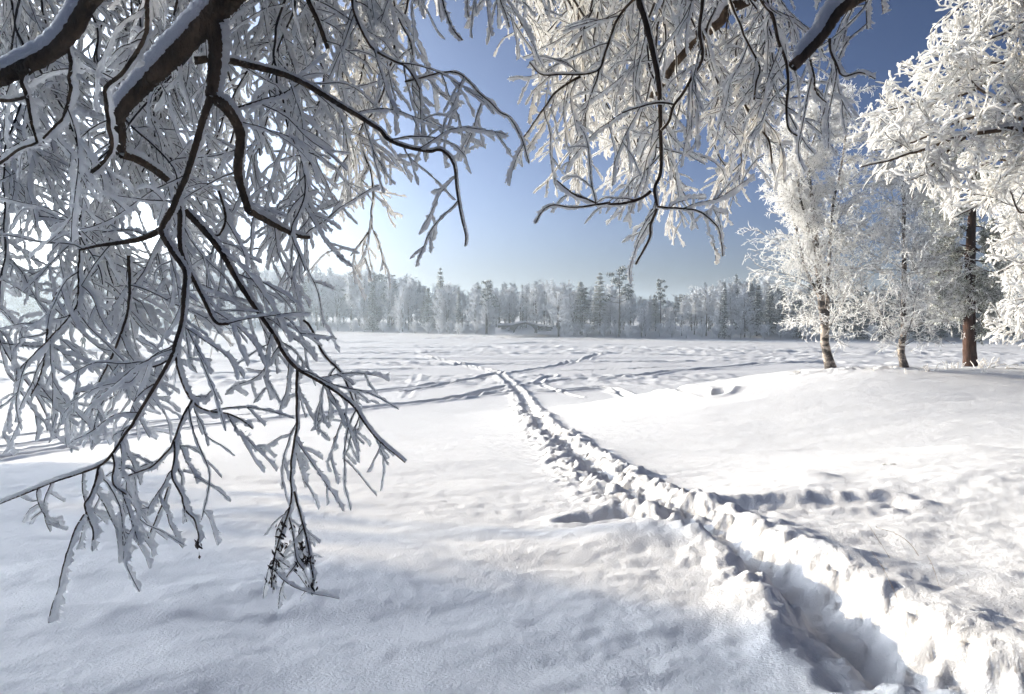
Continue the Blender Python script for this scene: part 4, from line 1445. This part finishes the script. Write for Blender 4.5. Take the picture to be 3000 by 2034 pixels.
for i, (D, nn, top, wd) in enumerate(((36, 2.75, 13.3, 1.05), (33, 1.2, 12.6, 1.12), (38, -0.4, 13.3, 1.05), (34, -2.0, 11.9, 1.0), (40, -3.6, 13.4, 1.0), (42, 1.9, 14.2, 1.0), (37, -5.4, 12.6, 1.0), (22, 5.9, 5.0, 1.3), (23.5, 5.0, 5.4, 1.2), (44, -1.4, 14.2, .9))):
    p = SH * D + SN * nn
    z = float(ground(p[0:1], p[1:2])[0])
    s = (top - z) / 12.4
    copy_thing(shade_tree, (p[0], p[1], z), (s * wd, s * wd, s), i * 1.3, LABS[i], 'round crowned trees left of the view')
for pr in decid + slim + spruces + shade_spruces + whites + pines + [bush, shade_tree]:
    for ch in list(pr.children):
        bpy.data.objects.remove(ch)
    bpy.data.objects.remove(pr)


# ------------------------------------------------------------------ stone bridge on the far shore
def bridge():
    d = 149.0
    s = d / F
    rng = np.random.default_rng(12)
    O = px(1538.0, 974.0, d)
    root = thing('stone_bridge', 'small snow covered stone arch bridge at the foot of the far wood', 'bridge', O)
    X = lambda u: (u - 1538) * s
    Zv = lambda v: (974 - v) * s
    a, h, th = 30.5 * s, 23.5 * s, 1.3
    m = MB()
    N = 23
    for k in range(N):
        t = math.pi * (k + .5) / N
        c = np.array([math.cos(t) * (a + .22), 0, math.sin(t) * (h + .22)])
        tang = math.atan2(math.cos(t) * (h + .2), -math.sin(t) * (a + .2))
        hx, hz = math.pi * (a + h) / 2 / N / 2 * .93, .23
        q = np.array([[i * hx, j * th, l * hz] for i in (-1, 1) for j in (-1, 1) for l in (-1, 1)]) + (rng.random((8, 3)) - .5) * .05
        ca, sa = math.cos(tang), math.sin(tang)
        q = np.stack([q[:, 0] * ca - q[:, 2] * sa, q[:, 1], q[:, 0] * sa + q[:, 2] * ca], -1) + c + O
        m.add(q, [[0, 1, 3, 2], [4, 6, 7, 5], [0, 4, 5, 1], [2, 3, 7, 6], [0, 2, 6, 4], [1, 5, 7, 3]])
    m.build('arch', STONE, root, smooth=False)
    # spandrel walls and deck: profile between the arch and the road line
    us = np.linspace(1458, 1618, 65)
    top = np.interp(us, [1458, 1480, 1500, 1515, 1538, 1560, 1580, 1600, 1618], [953, 953, 952, 948, 944.5, 949, 955, 957, 958])
    low = np.where(np.abs(us - 1538) < 31, 974 - 23.5 * np.sqrt(np.clip(1 - ((us - 1538) / 31.0) ** 2, 0, 1)) - 2.2, 976)
    low = np.maximum(low, top + .6)
    w, sn = MB(), MB()
    n = len(us)
    for mb, z0, z1, yy in ((w, Zv(low), Zv(top), th - .1), (sn, Zv(top) + .005, Zv(top) + .26, th + .12)):
        V = np.stack([np.stack([X(us), np.full(n, y), z], -1) for y in (-yy, yy) for z in (z0, z1)])
        V = V + O
        if mb is sn:
            V[1, :, 2] += .08 * rng.random(n)
            V[3, :, 2] = V[1, :, 2]
        i = np.arange(n - 1)
        q = []
        for p0, p1 in ((0, 1), (2, 3), (1, 3), (0, 2)):
            q.append(np.stack([p0 * n + i, p0 * n + i + 1, p1 * n + i + 1, p1 * n + i], -1))
        mb.add(V.reshape(-1, 3), np.concatenate(q))
    w.build('wall', STONE, root, smooth=False)
    sn.build('snow_cover', SNOW, root)
    sb = MB()
    for a0, a1 in ((1452, 1503), (1573, 1626)):
        uu = np.linspace(a0, a1, 14)
        tp_ = np.interp(uu, us, top) + 5 + 2.5 * rng.random(14)
        rows = [np.stack([X(uu), np.full(14, yy), z], -1) + O for yy, z in ((-th + .1, Zv(tp_)), (-th - .55, Zv(tp_ + 3)), (-th - 1.5, Zv(971 + 0 * uu)), (-th - 3.2, Zv(978 + 0 * uu)))]
        i = np.arange(13)
        sb.add(np.concatenate(rows), np.concatenate([np.stack([r * 14 + i, r * 14 + i + 1, (r + 1) * 14 + i + 1, (r + 1) * 14 + i], -1) for r in range(3)]))
    sb.build('snow_bank', SNOW, root)
    for (u, v, hw, hh) in ((1538, 941.8, 1.0 * 7.5 * s, 1.5 * s), (1465, 948.3, 6 * s, 1.6 * s)):
        b = MB()
        b.box(O + np.array([X(u), -.8, Zv(v)]), (hw, .25, hh * .8), jit=.05, rng=rng)
        b.build('parapet_stone', STONE, root, smooth=False)
    for (u, v, hw, hh) in ((1477, 959, 7, 4), (1496, 970, 8, 2), (1572, 971, 6, 1.8), (1583, 962, 6, 4), (1594, 961, 5, 4), (1606, 964, 5, 3), (1500, 960, 4, 5)):
        b = MB()
        b.box(O + np.array([X(u), -th - 1.0, Zv(v)]), (hw * s, .3, hh * s), jit=.3, rng=rng)
        b.build('abutment_stone', STONE, root, smooth=False)


bridge()


# ------------------------------------------------------------------ two walkers on the lake
def skin_body(name, joints, edges, mat, parent, rootv=0):
    me = bpy.data.meshes.new(name)
    me.from_pydata([j[:3] for j in joints], edges, [])
    o = bpy.data.objects.new(name, me)
    COL.objects.link(o)
    md = o.modifiers.new('skin', 'SKIN')
    md.use_smooth_shade = True
    for i, j in enumerate(joints):
        me.skin_vertices[0].data[i].radius = (j[3], j[4] if len(j) > 4 else j[3])
    me.skin_vertices[0].data[rootv].use_root = True
    o.modifiers.new('subdivision', 'SUBSURF').levels = 1
    o.modifiers['subdivision'].render_levels = 2
    me.materials.append(mat)
    if parent is not None:
        o.parent = parent
    return o


SKIN = mat_plain('skin', (0.45, 0.28, 0.21))


def person(u, d, label, coat, trousers, hat, rot):
    g = foot(u, d)
    body = skin_body('person', [
        (0, 0, .93, .12, .10), (0, 0, 1.15, .12, .09), (0, 0, 1.38, .14, .09), (0, 0, 1.48, .05), (0, -.02, 1.56, .10, .115), (0, -.03, 1.70, .085, .10),
        (.17, 0, 1.40, .05), (.25, -.02, 1.13, .04), (.22, -.14, .90, .032), (.21, -.18, .80, .03),
        (-.17, 0, 1.40, .05), (-.25, .05, 1.13, .04), (-.27, .06, .90, .032), (-.27, .03, .79, .03),
        (.10, -.02, .88, .085), (.11, -.14, .50, .06), (.11, -.08, .08, .04), (.11, -.20, .03, .035),
        (-.10, .02, .88, .085), (-.11, .06, .50, .06), (-.11, .26, .10, .04), (-.11, .16, .03, .035)],
        [(0, 1), (1, 2), (2, 3), (3, 4), (4, 5), (2, 6), (6, 7), (7, 8), (8, 9), (2, 10), (10, 11), (11, 12), (12, 13), (0, 14), (14, 15), (15, 16), (16, 17), (0, 18), (18, 19), (19, 20), (20, 21)], SKIN, None)
    body.location = [float(a) for a in g]
    body.rotation_euler = (0, 0, rot)
    tag(body, label, 'person', 'walkers on the frozen lake')
    skin_body('coat', [(0, 0, .68, .23, .19), (0, 0, .95, .22, .18), (0, 0, 1.15, .22, .18), (0, .02, 1.38, .22, .17), (0, 0, 1.49, .12),
                       (.19, 0, 1.40, .07), (.27, -.02, 1.13, .062), (.235, -.13, .92, .052), (-.19, 0, 1.40, .07), (-.27, .05, 1.13, .062), (-.285, .06, .92, .052)],
              [(0, 1), (1, 2), (2, 3), (3, 4), (3, 5), (5, 6), (6, 7), (3, 8), (8, 9), (9, 10)], coat, body, 1)
    skin_body('trousers', [(0, 0, .90, .14, .12), (.10, -.02, .86, .10), (.11, -.14, .50, .078), (.11, -.085, .12, .062), (-.10, .02, .86, .10), (-.11, .06, .50, .078), (-.11, .24, .14, .062)],
              [(0, 1), (1, 2), (2, 3), (0, 4), (4, 5), (5, 6)], trousers, body)
    skin_body('hat', [(0, -.01, 1.64, .13, .14), (0, -.01, 1.74, .115, .125), (0, -.01, 1.80, .05)], [(0, 1), (1, 2)], hat, body)


DARKCLOTH = mat_plain('dark_cloth', (0.012, 0.014, 0.014), None, 30)
BLUECLOTH = mat_plain('blue_cloth', (0.03, 0.07, 0.25), None, 30)
person(244, 97, 'person in a dark coat walking on the lake seen through the left twigs', DARKCLOTH, DARKCLOTH, DARKCLOTH, 0.9)
person(307, 101, 'person in a blue jacket on the lake right of the dark coated walker', BLUECLOTH, DARKCLOTH, DARKCLOTH, 0.5)


# ------------------------------------------------------------------ dry grass and frosted weeds
def stalk(name, label, pts, r, mat=STRAW, group=None):
    g = cast(*pts[0])
    d = float((g - CAM) @ FWD)
    a = np.array(pts, float)
    P = px(a[:, 0], a[:, 1], d + np.linspace(-.02, -.12, len(a)))
    P[0, 2] -= .03
    P = smooth_curve(P, 22)
    root = thing(name, label, 'grass', g, group)
    m = MB()
    m.tubes(P, np.linspace(r, r * .5, 22), S=5, noise=.15)
    m.build('stem', mat, root)
    rng = np.random.default_rng(int(pts[0][0]))
    m = MB()
    B, T = lerp_along(P[None], np.linspace(.55, .98, 8)[None])
    D = nrm(T[0] + .5 * rng.normal(size=(8, 3))) * .012
    m.cards(B[0] + D, D, nrm(np.cross(D, rng.normal(size=(8, 3)))) * .002)
    m.build('seed_head', mat, root)


stalk('grass_stalk', 'straight dry stalk leaning left, upper of those by the near trench', [(2626, 1655), (2585, 1600), (2543, 1536)], .0016)
stalk('grass_stalk', 'arched rusty stalk with a fork near its root', [(2700, 1630), (2665, 1592), (2620, 1562), (2568, 1546)], .0022)
stalk('grass_stalk', 'thin curled stalk at the edge of the near trench', [(2640, 1765), (2605, 1700), (2580, 1655), (2552, 1612)], .0015)
stalk('grass_stalk', 'thin upright stalk right of the arched rusty one', [(2758, 1727), (2735, 1665), (2717, 1628)], .0015)


def weed(u, v, h, n, curl, label, group=None):
    g = cast(u, v)
    if g[1] > 40:
        g = foot(u, 29.0)
    rng = np.random.default_rng(int(u))
    root = thing('frosted_weed', label, 'weed', g, group)
    B = np.repeat(g[None], n, 0) + rng.normal(size=(n, 3)) * np.array([h * .25, h * .2, 0])
    B[:, 2] = g[2] - .03
    D = nrm(np.array([0, 0, 1.0]) + .45 * rng.normal(size=(n, 3)))
    pts = [B]
    for k in range(6):
        D = nrm(D + curl * np.array([.35, 0, -.25]) + .12 * rng.normal(size=(n, 3)))
        pts.append(pts[-1] + D * h / 6 * (.6 + .8 * rng.random((n, 1))))
    P = np.stack(pts, 1)
    a, b = MB(), MB()
    a.tubes(P, np.full(P.shape[:2], h * .012), S=4)
    b.tubes(P, h * .045 * (.6 + .6 * rng.random(P.shape[:2])), S=5, noise=.35, rng=rng)
    a.build('stems', STRAW, root)
    b.build('rime', FROST, root)


GW = 'small frosted weeds on the right bank'
for u, v, h, n, c in ((2692, 1087, .22, 4, .1), (2708, 1086, .25, 4, .1), (2722, 1090, .28, 5, .2), (2737, 1089, .34, 5, .1), (2773, 1083, .36, 6, .1), (2803, 1080, .36, 7, .2), (2815, 1080, .28, 5, .2),
                      (2872, 1080, .42, 7, .2), (2897, 1080, .5, 7, .2), (2880, 1093, .3, 4, -.3), (2655, 1096, .22, 4, .1), (2560, 1088, .22, 5, .3), (2335, 1094, .2, 5, .3), (2330, 1096, .2, 4, .1)):
    weed(u, v, h, n, c, 'tiny frosted weed tuft poking from the snow along the right bank', GW)
weed(2935, 1082, .55, 3, 1.2, 'arched frosted weed bent to the snow right of the pine')
weed(2592, 1362, .17, 4, 1.2, 'two curled frosted sprigs alone on the smooth slope')

# ------------------------------------------------------------------ winter haze over the lake
def haze():
    m = bpy.data.materials.new('haze')
    m.use_nodes = True
    nt = m.node_tree
    nt.nodes.clear()
    out = nt.nodes.new('ShaderNodeOutputMaterial')
    pv = nt.nodes.new('ShaderNodeVolumePrincipled')
    pv.inputs['Color'].default_value = (.74, .87, 1.0, 1)
    pv.inputs['Density'].default_value = 0.0011
    pv.inputs['Anisotropy'].default_value = 0.5
    nt.links.new(pv.outputs[0], out.inputs['Volume'])
    mb = MB()
    mb.box((0, 460, 11.0), (1400, 490, 13.5))
    o = mb.build('haze', m, None, smooth=False)
    o['kind'] = 'stuff'
    o['label'] = 'thin bright winter haze over the frozen lake'


haze()
